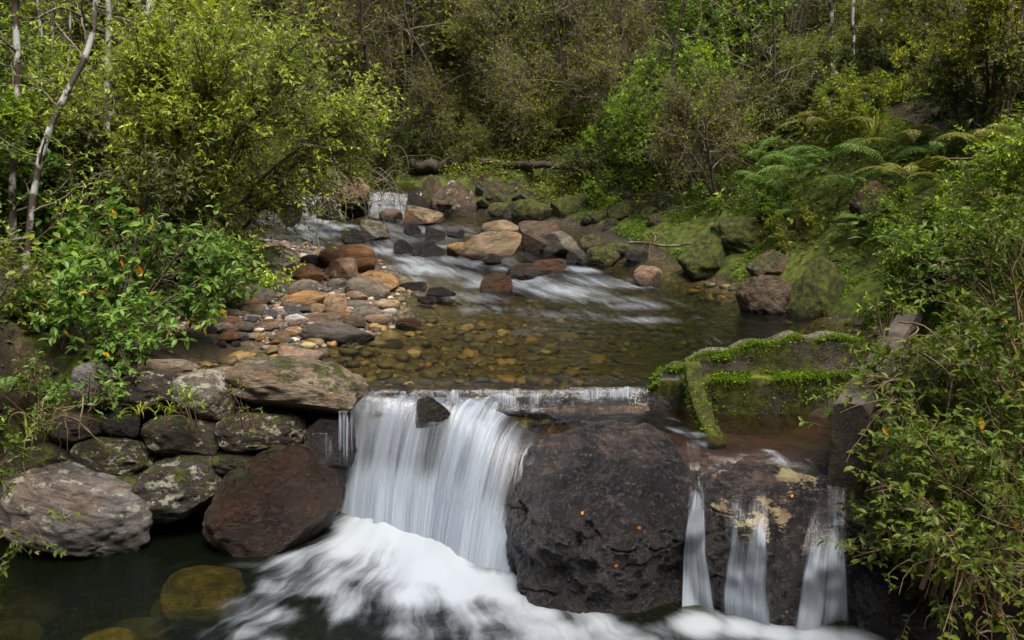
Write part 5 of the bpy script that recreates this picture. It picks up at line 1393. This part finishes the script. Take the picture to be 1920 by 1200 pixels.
PL = [
 # key, name, px, Y, scale, label, kwargs
 ('twig','shrub',760,17.6,1.0,"grey brown twiggy shrub above the dark log",{}),
 ('twig2','shrub',900,18.3,1.05,"grey brown twiggy shrub in the middle of the slope behind the boulders",{}),
 ('twig','shrub',1060,17.8,1.1,"grey brown twiggy shrub above the pinkish log",{}),
 ('twig2','shrub',1010,15.9,.62,"twiggy shrub hanging over the far mossy rocks",{}),
 ('mid2','shrub',1000,15.7,.62,"blue green leafy shrub hanging over the far mossy rocks",{}),
 ('mid2','shrub',900,17.2,.55,"small leafy shrub behind the end of the dark log",{}),
 ('twig','shrub',1190,18.6,1.15,"twiggy shrub left of the bright green shrub, far up",{}),
 ('twig2','shrub',640,18.2,1.1,"twiggy shrub behind the right shoulder of the big yellow green one",{}),
 ('darksmall','shrub',800,18.2,.8,"dark bush in the hollow behind the dark log",{}),
 ('darksmall','shrub',870,18.5,.9,"second dark bush in the hollow, right of the first",{}),
 ('brightsparse','tree',720,20.4,1.15,"small tree with fresh green sprays high on the slope left of centre",dict(cat="tree")),
 ('brightsparse','tree',1010,20.6,1.2,"small tree with fresh green sprays at top centre",dict(cat="tree")),
 ('brightsparse','tree',1130,19.4,1.05,"small tree with bright leaf sprays right of top centre",dict(cat="tree")),
 ('brightsparse','tree',860,21.4,1.2,"small tree with sparse bright leaves between the two top centre trees",dict(cat="tree")),
 ('dark','tree',560,18.6,1.0,"dark fine leaved tree behind the flax",dict(cat="tree")),
 ('dark','tree',430,17.4,.95,"dark fine leaved tree left of the flax",dict(cat="tree")),
 ('dark','tree',680,23,1.2,"dark tree highest up behind the slope left of centre",dict(cat="tree")),
 ('mid','shrub',640,21.0,1.3,"mid green shrub high on the slope beside the dark tree",{}),
 ('mid','shrub',780,22.6,1.3,"mid green shrub at the upper edge of the slope, left of centre",{}),
 ('twig','shrub',950,22.8,1.3,"twiggy shrub at the upper edge of the slope, centre",{}),
 ('twig2','shrub',1100,22.4,1.3,"twiggy shrub at the upper edge of the slope, right of centre",{}),
 ('mid','shrub',1230,21.4,1.3,"mid green shrub at the upper edge behind the bright green shrub",{}),
 ('twig','shrub',1330,19.4,1.2,"tall twiggy shrub above the bright green shrub",{}),
 ('twig2','shrub',1260,16.6,1.0,"twiggy brown shrub directly behind the bright green shrub",{}),
 ('twig','shrub',1120,15.6,.72,"brown twiggy shrub rooted right of the hanging blue green shrub",{}),
 ('twig2','shrub',1180,14.9,.62,"low brown tangle between the hanging shrub and the bright green one",{}),
 ('mid2','shrub',1090,16.4,.8,"mid green leafy shrub before the pinkish log",{}),
 ('twig2','shrub',830,16.9,.5,"small twiggy shrub drooping over the dark log's broken end",{}),
 ('twig','shrub',960,17.0,.85,"brown twiggy shrub between the logs",{}),
 ('mid','shrub',1010,18.9,1.1,"green shrub mixed into the twiggy ones, centre of the slope",{}),
 ('mid','shrub',820,20.0,1.1,"green shrub mixed into the twiggy ones, left of centre",{}),
 ('mid','shrub',1150,20.4,1.1,"green shrub mixed into the twiggy ones, right of centre",{}),
 ('twig','shrub',720,19.2,1.1,"twiggy shrub up the slope behind the dark hollow",{}),
 ('twig2','shrub',1230,19.8,1.2,"twiggy shrub up the slope behind the right dark trunks",{}),
 ('mid2','shrub',925,16.3,.5,"low blue green bush on the bank above the far mossy rocks",{}),
 ('mid','shrub',1045,15.6,.42,"small mid green bush drooping to the far mossy rocks, rightmost of its row",{}),
 ('darksmall','shrub',985,16.4,.7,"dark bush on the bank between the two low far bushes",{}),
 ('bright','shrub',1150,14.6,.5,"small bright green shrub at the far shore under the low brown tangle",{}),
 ('small','shrub',1440,10.6,.7,"small leafy clump on the moss slope under the dark ferns",{}),
 ('small','shrub',1350,11.4,.6,"small leafy clump at the top of the moss slope",{}),
 ('smallolive','shrub',1500,9.9,.6,"small olive clump on the moss slope above the pinkish outcrop",{}),
 ('darksmall','shrub',745,16.6,.7,"dark bush overhanging the top of the right far cascade",{}),
 ('mid2','shrub',860,16.2,.5,"low leafy bush behind the tall mossy boulder",{}),
 ('mid','shrub',1060,17.2,.8,"mid green shrub between the thin and the pinkish log",{}),
 ('twig','shrub',870,19.2,1.1,"twiggy shrub up the slope right of the dark hollow",{}),
 ('darksmall','shrub',1090,14.2,.55,"dark low bush at the far shore right of the mossy rocks",{}),
 ('small','shrub',1150,13.3,.8,"low leafy ground plant at the far right shore",{}),
 # bright green shrub group on the right shore
 ('bright','shrub',1265,12.9,.92,"bright green leafy shrub overhanging the right shore",{}),
 ('bright','shrub',1215,13.8,.62,"lower bright green shrub at the water side of the larger one",{}),
 ('bright','shrub',1350,14.6,.95,"bright green shrub behind and right of the overhanging one",{}),
 ('mid','shrub',1330,16.2,1.1,"mid green shrub standing behind the bright green ones",{}),
 ('darksmall','shrub',1400,12.6,.9,"dark bush in the shade right of the overhanging bright shrub",{}),
 ('twig2','shrub',1320,12.2,.55,"low tangle of brown twigs beneath the bright green shrub",{}),
 ('twig','shrub',1460,15.8,.95,"twiggy shrub left of the pale saplings on the right slope",{}),
 ('darksmall','shrub',1500,13.2,.9,"dark bush behind the ferns of the right bank",{}),
 ('mid2','shrub',1480,14.6,.7,"blue green leafy shrub above the ferns of the right bank",{}),
 ('smallolive','shrub',1585,10.9,1.1,"yellow brown leafed small shrub among the ferns",{}),
 ('smallolive','shrub',1720,11.2,1.0,"second yellow brown small shrub, further right among the ferns",{}),
 ('olive','tree',1735,11.9,.80,"olive green feathery tree between the pale trunks on the right slope",dict(cat="tree")),
 ('olive','tree',1850,9.6,.78,"golden olive tree at the top right edge",dict(cat="tree")),
 ('olive','tree',1800,14.4,1.0,"olive tree behind the golden one",dict(cat="tree")),
 ('dark','tree',1560,18.4,1.0,"dark tree behind the pale saplings on the right slope",dict(cat="tree")),
 ('dark','tree',1680,17.6,1.0,"dark tree behind the feathery olive tree",dict(cat="tree")),
 ('dark','tree',1820,17.0,1.1,"dark tree at the top right behind the olive trees",dict(cat="tree")),
 ('dark','tree',1440,20.2,1.1,"dark tree high on the slope above the twiggy shrubs",dict(cat="tree")),
 ('mid','shrub',1920,13.4,1.2,"mid green shrub at the right edge behind the golden olive tree",{}),
 ('mid','shrub',1600,14.8,.4,"mid green shrub at the feet of the pale saplings",{}),
 ('dark','tree',2020,14.6,1.1,"dark tree at the far right edge",dict(cat="tree")),
 ('darksmall','shrub',1650,12.2,.8,"dark low bush between the two yellow brown shrubs",{}),
 ('darksmall','shrub',1820,9.9,.9,"dark low bush under the golden olive tree",{}),
 # small bushes on the right bank
 ('small','shrub',1760,7.9,1.0,"small leaved yellow green bush on the right bank above the channel wall",{}),
 ('small','shrub',1850,7.5,1.1,"second small leaved yellow green bush, nearer the right edge",{}),
 ('small','shrub',1930,7.0,1.2,"third small leaved bush, cut by the right edge",{}),
 ('small','shrub',1700,8.9,.8,"small leaved bush behind the channel wall, below the fern",{}),
 ('small','shrub',1515,9.4,.62,"low green herb mound on the mossy hump by the water",dict(py=575)),
 ('small','shrub',1575,9.7,.6,"low green herb mound right of the pinkish outcrop",dict(py=560)),
 ('smallolive','shrub',1590,9.9,.75,"olive small shrub on the bank left of the channel wall",dict(py=520)),
 ('smallolive','shrub',1560,8.4,.3,"little yellow brown plant at the water's edge behind the wing wall",dict(py=625)),
 ('small','shrub',1620,8.0,.36,"little green plant behind the wing wall's right end",dict(py=615)),
 ('small','shrub',1600,11.2,.9,"leafy green mound below the middle ferns",{}),
 # left background
 ('mid','shrub',330,13.4,1.15,"mid green shrub behind the slanting pale trunk",{}),
 ('mid','shrub',150,12.6,1.25,"mid green shrub behind the thin saplings",{}),
 ('mid','shrub',30,11.6,1.2,"mid green shrub behind the leftmost trunk",{}),
 ('dark','tree',240,16.6,1.1,"dark tree far behind the thin saplings",dict(cat="tree")),
 ('dark','tree',80,15.4,1.1,"dark tree at the top left behind the leftmost trunk",dict(cat="tree")),
 ('dark','tree',-80,13.2,1.1,"dark tree at the left edge of the view",dict(cat="tree")),
 ('olive','tree',480,15.0,.9,"olive green tree between the flax and the dark fine leaved tree",dict(cat="tree")),
 ('olive','tree',120,14.0,1.0,"olive green tree behind the bent pale trunk",dict(cat="tree")),
 ('twig','shrub',330,18.6,1.2,"twiggy shrub high up behind the slanting pale trunk",{}),
 ('mid','shrub',500,20.2,1.4,"mid green shrub at the upper edge behind the flax",{}),
 ('darksmall','shrub',90,8.6,1.0,"dark bush in the shade at the foot of the thin saplings",{}),
 ('darksmall','shrub',-60,8.4,1.2,"dark bush at the left edge behind the leftmost trunk",{}),
 ('darksmall','shrub',330,9.0,.8,"dark bush underneath the big yellow green shrub",{}),
 ('bright','shrub',-120,7.0,.7,"bright green shrub just beyond the left edge",{}),
]
for key, name, px, y, sc, label, kw in PL:
    kw = dict(kw); cat = kw.pop('cat', 'shrub')
    plant(key, name, px, y, sc, label, cat, **kw)
# upper fill of the slope: shrubs along the skyline, each its own
sky_lab = ["far left", "left", "inner left", "centre left", "centre", "centre right", "inner right", "right", "far right"]
for i, px in enumerate(range(-300, 2301, 290)):
    plant('dark' if i % 2 else 'mid', 'tree', px + 40, 25 + (i % 3), 1.5, f"tall tree on the crest of the wooded slope, {sky_lab[i]} part of the skyline row", "tree", group="trees on the crest of the slope")

# pale saplings on the right slope
for i, (x0, y0, x1, y1, Yd, rr, lb) in enumerate([
    (1572, 200, 1555, -60, 14.6, .045, "pale grey sapling leftmost on the right slope"),
    (1597, 190, 1602, -60, 14.2, .030, "slender white sapling right of the leftmost pale one"),
    (1652, 205, 1643, -60, 14.8, .034, "mottled pale sapling left of the feathery olive tree"),
    (1676, 140, 1679, -60, 15.6, .024, "thin brown sapling beside the mottled pale one"),
    (1716, 150, 1718, -60, 15.0, .045, "dark mottled trunk behind the feathery olive tree"),
    (1731, 140, 1728, -60, 15.3, .030, "thin dark trunk right of the dark mottled one"),
    (1806, 75, 1810, -80, 13.6, .055, "grey trunk above the golden olive tree"),
    (1632, 120, 1640, -60, 17, .03, "thin sapling far back between the pale ones")]):
    trunk("sapling", tr([(x0, y0 + 60, Yd), ((x0 + x1) / 2 + (i % 3 - 1) * 5, (y0 + y1) / 2, Yd), (x1, y1, Yd), (x1 + 4, y1 - 120, Yd)]), rr, rr * .7, 'bark_pale', lb, 10, 40 + i, dict(n=160, leaf=.06, mat='leaf_mid'), bl=.8)
for i, (x0, y0, xm, ym, x1, y1, Yd, rr, lb) in enumerate([
    (1165, 300, 1140, 220, 1105, 100, 16.2, .06, "dark trunk leaning left above the pinkish log"),
    (1185, 280, 1165, 180, 1168, 60, 16.4, .05, "dark upright trunk beside the leaning one"),
    (1200, 250, 1190, 150, 1195, 40, 16.6, .04, "third dark trunk, right of the upright one"),
    (950, 150, 930, 60, 915, -40, 17.6, .04, "dark forked stem high in the middle thicket"),
    (1410, 250, 1408, 180, 1415, 130, 12.6, .022, "bare brown sapling stem standing over the ferns"),
    (1450, 260, 1452, 180, 1452, 100, 12.8, .03, "second bare brown stem over the ferns"),
    (1395, 405, 1340, 370, 1330, 300, 11.4, .035, "crooked dark branch under the bright green shrub"),
    (700, 230, 690, 120, 672, -20, 16.4, .04, "thin dark trunk behind the right shoulder of the big yellow green shrub"),
    (850, 260, 820, 150, 760, 40, 16.6, .045, "dark trunk leaning left over the hollow behind the log"),
    (1010, 230, 1035, 130, 1085, 10, 16.2, .04, "dark trunk leaning right in the middle of the thicket"),
    (1060, 280, 1062, 160, 1040, 30, 16.0, .03, "slim upright stem right of the middle thicket's centre"),
    (1250, 200, 1262, 100, 1290, -30, 14.0, .045, "dark trunk rising behind the bright green shrub"),
    (1140, 310, 1120, 240, 1060, 150, 15.2, .035, "low dark limb arching left over the pinkish log")]):
    trunk("tree", tr([(x0, y0, Yd), (xm, ym, Yd), (x1, y1, Yd), (x1 - 6, y1 - 80, Yd)]), rr, rr * .5, 'bark_dark', lb, 9, 60 + i, bl=.9)

# ferns of the right bank: px, py of the crown, Y, size
for i, (px, py, Y_, sz, kd, n, lb) in enumerate([
    (1560, 280, 9.9, .95, 'fern', 8, "largest bright fern drooping over the bank below the yellow brown shrub"),
    (1500, 300, 10.3, .85, 'fern', 8, "fern left of the largest bright one"),
    (1600, 330, 9.6, .8, 'fern', 7, "fern hanging lowest over the rock face"),
    (1420, 280, 11.3, .9, 'fern', 7, "dark fern beside the bright green shrub"),
    (1440, 330, 10.8, .75, 'fern', 7, "dark fern low at the edge of the mossy bank"),
    (1540, 230, 11.2, .9, 'fern_olive', 7, "olive fern above the largest bright one"),
    (1690, 250, 9.9, .9, 'fern_olive', 7, "olive fern right of the rock face"),
    (1700, 310, 9.2, .8, 'fern_olive', 7, "pale olive fern over the small leaved bush"),
    (1760, 270, 9.6, .85, 'fern', 7, "green fern between the two olive ferns and the edge bushes"),
    (1850, 260, 9.0, .95, 'fern_olive', 8, "olive fern at the right edge under the golden tree"),
    (1640, 205, 11.4, .85, 'fern_olive', 7, "olive fern at the foot of the mottled sapling"),
    (1540, 160, 13.0, .95, 'fern_olive', 7, "grey green fern high between the pale saplings"),
    (1880, 360, 6.9, .75, 'fern_olive', 6, "near fern with pale fronds among the small leaved bushes"),
    (1770, 200, 10.6, .8, 'fern', 7, "dark green fern below the olive trees"),
    (1930, 300, 8.2, .85, 'fern', 7, "fern cut by the right edge"),
    (1380, 240, 12.6, .85, 'fern', 7, "fern high behind the overhanging bright shrub"),
    (800, 270, 17.4, .95, 'fern', 8, "blue green fern in the dark hollow behind the log"),
    (775, 250, 17.8, .9, 'fern', 7, "second fern in the dark hollow, left of the other"),
    (1480, 380, 10.0, .6, 'fern', 6, "small fern on the mossy bank above the pinkish outcrop"),
    (1620, 390, 9.2, .5, 'fern', 6, "small fern beneath the lowest hanging one"),
    (1850, 900, 4.4, .4, 'fern', 5, "little fern inside the foreground shrub"),
    (1700, 430, 8.2, .55, 'fern', 6, "little fern behind the channel wall"),
    (1590, 420, 9.3, .5, 'fern', 6, "little fern at the upper end of the channel wall")]):
    x, y = at_y(px, py, Y_)[:2]
    z = max(ground_at(x, y) + .1, at_y(px, py, Y_)[2] - .15) if i not in (20,) else at_y(px, py, Y_)[2]
    fern((x, y, z), sz, lb, n, kd, tilt=.15)
strap("flax", (at_y(1900, 330, 8.2)[0], 8.2, ground_at(at_y(1900, 330, 8.2)[0], 8.2)), 26, 1.0, .03, "strap leaved flax at the right edge above the small leaved bushes", "flax", 25)
strap("flax", px_at(1690, 215, 11.3), 22, .8, .03, "strap leaved flax by the mottled sapling on the right slope", "flax", 26)
strap("flax", px_at(1640, 260, 10.3), 18, .6, .025, "low strap leaved plant among the middle ferns", "flax", 27)

# the foreground shrub at the right
def fshrub(seed, px, py, Y_, rad, h, n2, n3, leaf, label, mat='leaf_right', lean=(0, 0), bare=0.0, stems=9, l2=.42, l3=.19, droop=.35):
    if mat == 'leaf_right': n3 = int(n3 * .66); leaf *= .92
    b = at_y(px, py, Y_)
    return shrub("shrub", seed, mat, 'twig_tan', b, 0, label, "shrub", None, mattw='twig_tan', rad=rad, h=h, stems=stems, n2=n2, n3=n3, per=9, leaf=leaf, lw=.47, lean=lean,
                 l2=l2, l3=l3, tmpl=OVAL, base_r=.014, low=.1, droop=droop, bare=bare, twig_r=.0026)
fshrub(408, 1745, 780, 4.9, (.36, .3), .38, 60, 300, .05, "loose leafy spray of the foreground shrub over the near end of the channel wall", lean=(-.12, -.08))
fshrub(401, 1945, 850, 4.85, (.72, .6), .95, 110, 720, .058, "dense mid green shrub in the right foreground covering the channel wall", lean=(-.16, -.08))
fshrub(402, 1900, 1120, 4.25, (.52, .5), .72, 80, 520, .052, "lower foreground shrub with glossy leaves hanging over the pool's right edge", lean=(-.06, -.1))
fshrub(403, 1945, 640, 5.4, (.68, .6), .70, 90, 560, .052, "upper foreground shrub on the right bank, loose and yellowish", lean=(-.22, -.05), bare=.1)
fshrub(404, 1990, 540, 6.3, (.95, .7), 1.05, 110, 1150, .036, "small leaved yellow green shrub behind the upper foreground one, at the right edge", mat='leaf_bright', lean=(-.2, 0))
fshrub(406, 1830, 1010, 4.35, (.36, .34), .5, 60, 330, .05, "glossy lower tip of the foreground shrub beside the widest right fall", lean=(-.05, -.05))
fshrub(407, 1780, 1060, 3.9, (.35, .3), .4, 50, 260, .045, "lowest foreground shrub at the bottom right edge", lean=(.1, -.05))
fshrub(405, 1960, 1000, 4.2, (.5, .4), .8, 60, 420, .052, "shrub filling the right edge between the upper and lower foreground ones", lean=(-.1, 0))
sprig("sprig", at_y(1640, 780, 4.95), "leafy shoot of the foreground shrub reaching toward the wing wall", 411, .15, .16, 28, .05, 'leaf_right', lean=(-.08, 0))
sprig("sprig", at_y(1650, 860, 4.85), "leafy shoot low beside the channel wall's near end", 412, .14, .1, 22, .045, 'leaf_right', lean=(-.08, 0))
sprig("sprig", at_y(1660, 600, 6.4), "bright leafy shoot over the channel wall top", 413, .2, .2, 34, .05, 'leaf_bright', lean=(-.05, 0))

# ---- undergrowth and litter: nobody could count it
def scatter(name, n, seed, region, leaf, mat, label, hmax=.35, kind="stuff", lw=.5, updir=.6, dens=None, cat="undergrowth"):
    r = np.random.default_rng(seed); P = []
    while sum(map(len, P)) < n:
        x = r.uniform(region[0], region[1], n); y = r.uniform(region[2], region[3], n)
        x = x * (.45 + .55 * y / region[3]) if region[1] > 0 > region[0] else x
        xl, xr, bl = np.interp(y, LY, LX), np.interp(y, RY, RX), np.interp(y, BY, BX)
        ok = ((x < bl - .1) | (x > xr + (.05 if name == 'moss_tufts' else .45))) | (y > 16.6)
        ok &= (y > 6.2) | (x > wall_x(y) + .35) | (x < -3.0)
        if dens: ok &= dens(x, y)
        ok &= fbm(np.stack([x * 1.3, y * 1.3, 0 * x + seed], -1), 3) > -.25
        P.append(np.stack([x, y], -1)[ok])
    P = np.vstack(P)[:n]; z = height(P[:, 0], P[:, 1])
    hh = hmax * r.random(n) ** 1.5
    A = np.column_stack([P, z + hh])
    D = r.normal(size=(n, 3)); D[:, 2] = D[:, 2] * .4 + updir * .3
    L = leaf * r.uniform(.5, 1.3, n)
    lv, lf, lt = leaves(A, D, norm(np.array([0, 0, 1.]) + .5 * r.normal(size=D.shape)), L, L * lw, np.clip(r.normal(.4, .22, n), 0, .95))
    o = obj(name, mesh_np(name, lv, lf, smooth=False, attrs={"tint": lt}), M[mat])
    return tag(o, label, cat, kind=kind)
scatter("undergrowth", 70000, 501, (-16, 16, 5.5, 30), .075, 'leaf_mid', "low green undergrowth covering the wooded banks", .45)
scatter("near_undergrowth", 26000, 504, (-9, -2.6, 3.5, 10), .05, 'leaf_glossy', "small leafy plants carpeting the left bank around the pale trunks", .35)
scatter("near_ground_cover", 26000, 505, (2.2, 9, 3.0, 12), .055, 'leaf_mid', "small leafy plants carpeting the right bank", .3, dens=lambda x, y: x > wall_x(y) + .5)
scatter("far_ground_cover", 24000, 506, (-6, 5, 13.2, 18.5), .06, 'leaf_mid', "low dark plants among the far mossy rocks", .22)
scatter("moss_tufts", 42000, 507, (0.2, 7.0, 6.4, 14.0), .026, 'leaf_bright', "short fuzzy moss and tiny herbs on the right bank's mossy slope", .03, updir=1.6, cat="moss", lw=.6,
        dens=lambda x, y: (x < np.interp(y, RY, RX) + 2.6) & (x > np.interp(y, RY, RX) + .05) & (fbm(np.stack([x * 2.4, y * 2.4, 0 * x], -1), 3) > -.05))
def moss_fuzz(o, n, seed, lim, label=None):
    r = np.random.default_rng(seed); me = o.data; nv = len(me.vertices)
    V = np.zeros(nv * 3); me.vertices.foreach_get("co", V); V = V.reshape(-1, 3); N = np.zeros(nv * 3); me.vertex_normals.foreach_get("vector", N); N = N.reshape(-1, 3)
    mo = np.zeros(nv); me.attributes["mossy"].data.foreach_get("value", mo)
    w = np.clip(mo - lim, 0, 1) * (V[:, 2] > -.22) * (.2 + np.clip(N[:, 2], 0, 1)) * (fbm(V * 5, 3) > -.1)
    i = r.choice(nv, n, p=w / w.sum()); P = V[i] + r.normal(size=(n, 3)) * .012
    D = norm(N[i] * .8 + r.normal(size=(n, 3)) * .7 + np.array([0, 0, .3])); L = .016 * r.uniform(.5, 1.4, n)
    lv, lf, lt = leaves(P, D, norm(r.normal(size=(n, 3))), L, L * .6, np.clip(r.normal(.42, .2, n), 0, .9))
    obj("moss", mesh_np("moss", lv, lf, smooth=False, attrs={"tint": lt}), M['leaf_bright'], o)
for o_ in [q for q in COL.objects if q.name.startswith("retaining_wall")]: moss_fuzz(o_, 9000, 61, .5)
for o_ in [q for q in COL.objects if q.name.startswith("strut")]: moss_fuzz(o_, 1800, 62, .3)
scatter("leaf_litter", 45000, 502, (-14, 14, 5.5, 28), .055, 'leaf_brown', "dead brown leaves littering the bank soil", .06, updir=.1, cat="leaf litter")
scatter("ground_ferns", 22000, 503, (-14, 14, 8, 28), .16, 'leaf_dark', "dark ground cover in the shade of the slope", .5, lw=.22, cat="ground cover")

# ---- pebbles of the bar and cobbles under the water
def pebbles(name, n, seed, sampler, smin, smax, label, cols):
    r = np.random.default_rng(seed); V0, F0 = ICO[1]; Vs, Fs, T = [], [], []
    P = sampler(r, n); n = len(P)
    s = smin + (smax - smin) * r.random(n) ** 2.5
    for i in range(n):
        q = V0 * (1 + .18 * r.normal(size=(len(V0), 1))) * np.array([s[i] * r.uniform(.8, 1.5), s[i] * r.uniform(.7, 1.2), s[i] * r.uniform(.35, .7)])
        a = r.uniform(0, 6.28); ca, sa = math.cos(a), math.sin(a)
        q = np.stack([q[:, 0] * ca - q[:, 1] * sa, q[:, 0] * sa + q[:, 1] * ca, q[:, 2]], -1)
        Vs.append(q + P[i] + np.array([0, 0, s[i] * .12])); Fs.append(F0 + i * len(V0)); T.append(np.full(len(V0), r.random()))
    k = NT(name + "_stone"); c = k.ramp(k.attr("tint"), cols, 'CONSTANT'); wp = k.worldpos()
    c = k.mix(1.0, c, k.mix(k.noise(wp, 70, 4, .7), (.5, .5, .5), (1.35, 1.35, 1.35)), 'MULTIPLY')
    m = k.done(k.pbsdf(c, .55, k.bump(k.noise(wp, 120, 3), .4, .01), .4))
    o = obj(name, mesh_np(name, np.vstack(Vs), np.vstack(Fs), attrs={"tint": np.concatenate(T)}), m)
    return tag(o, label, "pebbles", kind="stuff")
def bar_pts(r, n):
    y = r.uniform(7.0, 11.6, n * 4); xl, bl = np.interp(y, LY, LX), np.interp(y, BY, BX)
    x = bl - .2 + (xl + .25 - bl + .2) * r.random(n * 4); ok = (fbm(np.stack([x * 2, y * 2, 0 * x], -1), 2) > -.35)
    x, y = x[ok][:n], y[ok][:n]; return np.stack([x, y, height(x, y)], -1)
pebbles("pebbles", 2600, 601, bar_pts, .010, .048, "small rounded pebbles between the larger stones of the gravel bar",
        [(0, (.06, .055, .055)), (.15, (.17, .135, .11)), (.35, (.26, .19, .13)), (.5, (.09, .085, .09)), (.6, (.25, .13, .055)), (.75, (.19, .165, .15)), (.88, (.42, .36, .29))])
def bed_pts(r, n):
    y = r.uniform(6.25, 10.2, n * 3); xl, xr = np.interp(y, LY, LX), np.interp(y, RY, RX)
    x = xl + (xr - xl) * r.random(n * 3) ** 1.25; ok = fbm(np.stack([x * 1.2, y * 1.2, 0 * x + 3], -1), 2) > -.4
    x, y = x[ok][:n], y[ok][:n]; return np.stack([x, y, height(x, y)], -1)
pebbles("stream_bed_cobbles", 1500, 602, bed_pts, .02, .085, "amber and olive cobbles lying on the bed of the clear stream",
        [(0, (.050, .042, .020)), (.2, (.095, .068, .026)), (.4, (.14, .092, .032)), (.55, (.06, .052, .026)), (.7, (.23, .145, .045)), (.85, (.09, .075, .04)), (.95, (.32, .26, .13))])
# loose cobbles of the bar, each its own
CL = [('tan', "small tan cobble loose on the gravel bar"), ('grey', "small grey cobble loose on the gravel bar"), ('rust', "small rust brown cobble loose on the gravel bar"),
      ('blue', "small slate blue cobble loose on the gravel bar"), ('pale', "small pale cobble loose on the gravel bar"), ('pink', "small pinkish cobble loose on the gravel bar")]
rc = np.random.default_rng(9)
for i in range(84):
    px, py = rc.uniform(395, 740), rc.uniform(500, 650)
    if py > 560 + (px - 395) * .2 + 60 or py < 500 + max(0, (470 - px)) * .4 or (px > 560 and rc.random() < .5): px = rc.uniform(400, 560); py = rc.uniform(560, 640)
    q = hit_land(px, py, lambda x, y: float(height(x, y))); s = rc.uniform(.035, .085); c, lb = CL[i % 6]
    put_rock('cobble', 'cobble', (q[0], q[1], q[2] + s * .25), (s * rc.uniform(.9, 1.4), s, s * rc.uniform(.45, .7)), c, lb, "stone", f"{c if c != 'blue' else 'slate blue'} cobbles loose on the gravel bar", rot=(0, 0, rc.uniform(0, 6.28)), wetz=wlev(q[1]) + .02)
# orange fallen leaves on the black boulders and stones
def fallen(px, py, label):
    r = Vector(ray(px, py)).normalized(); best = None
    for b in bvhs:
        h = b.ray_cast(Vector((0, 0, HC)), r)
        if h[0] is not None and (best is None or h[3] < best[3]): best = h
    if best is None: return
    n = np.array(best[1]); P = np.array(best[0])[None] + n * .006; d = np.cross(n, np.random.default_rng(int(px)).normal(size=3))
    lv, lf, lt = leaves(P - norm(d) * .012, d[None], n[None], np.array([.026]), np.array([.018]), np.array([1.0]), OVAL)
    o = obj("fallen_leaf", mesh_np("fallen_leaf", lv, lf, attrs={"tint": lt}), M['leaf_glossy']); tag(o, label, "leaf")
for px, py, lb in [(1109, 855, "orange fallen leaf near the top of the huge black boulder"), (1093, 963, "orange fallen leaf in the middle of the huge black boulder"), (1155, 1060, "orange fallen leaf low on the huge black boulder"),
                   (1198, 989, "pale fallen leaf at the right of the huge black boulder"), (1484, 930, "orange fallen leaf on the lichen boulder")]:
    fallen(px, py, lb)
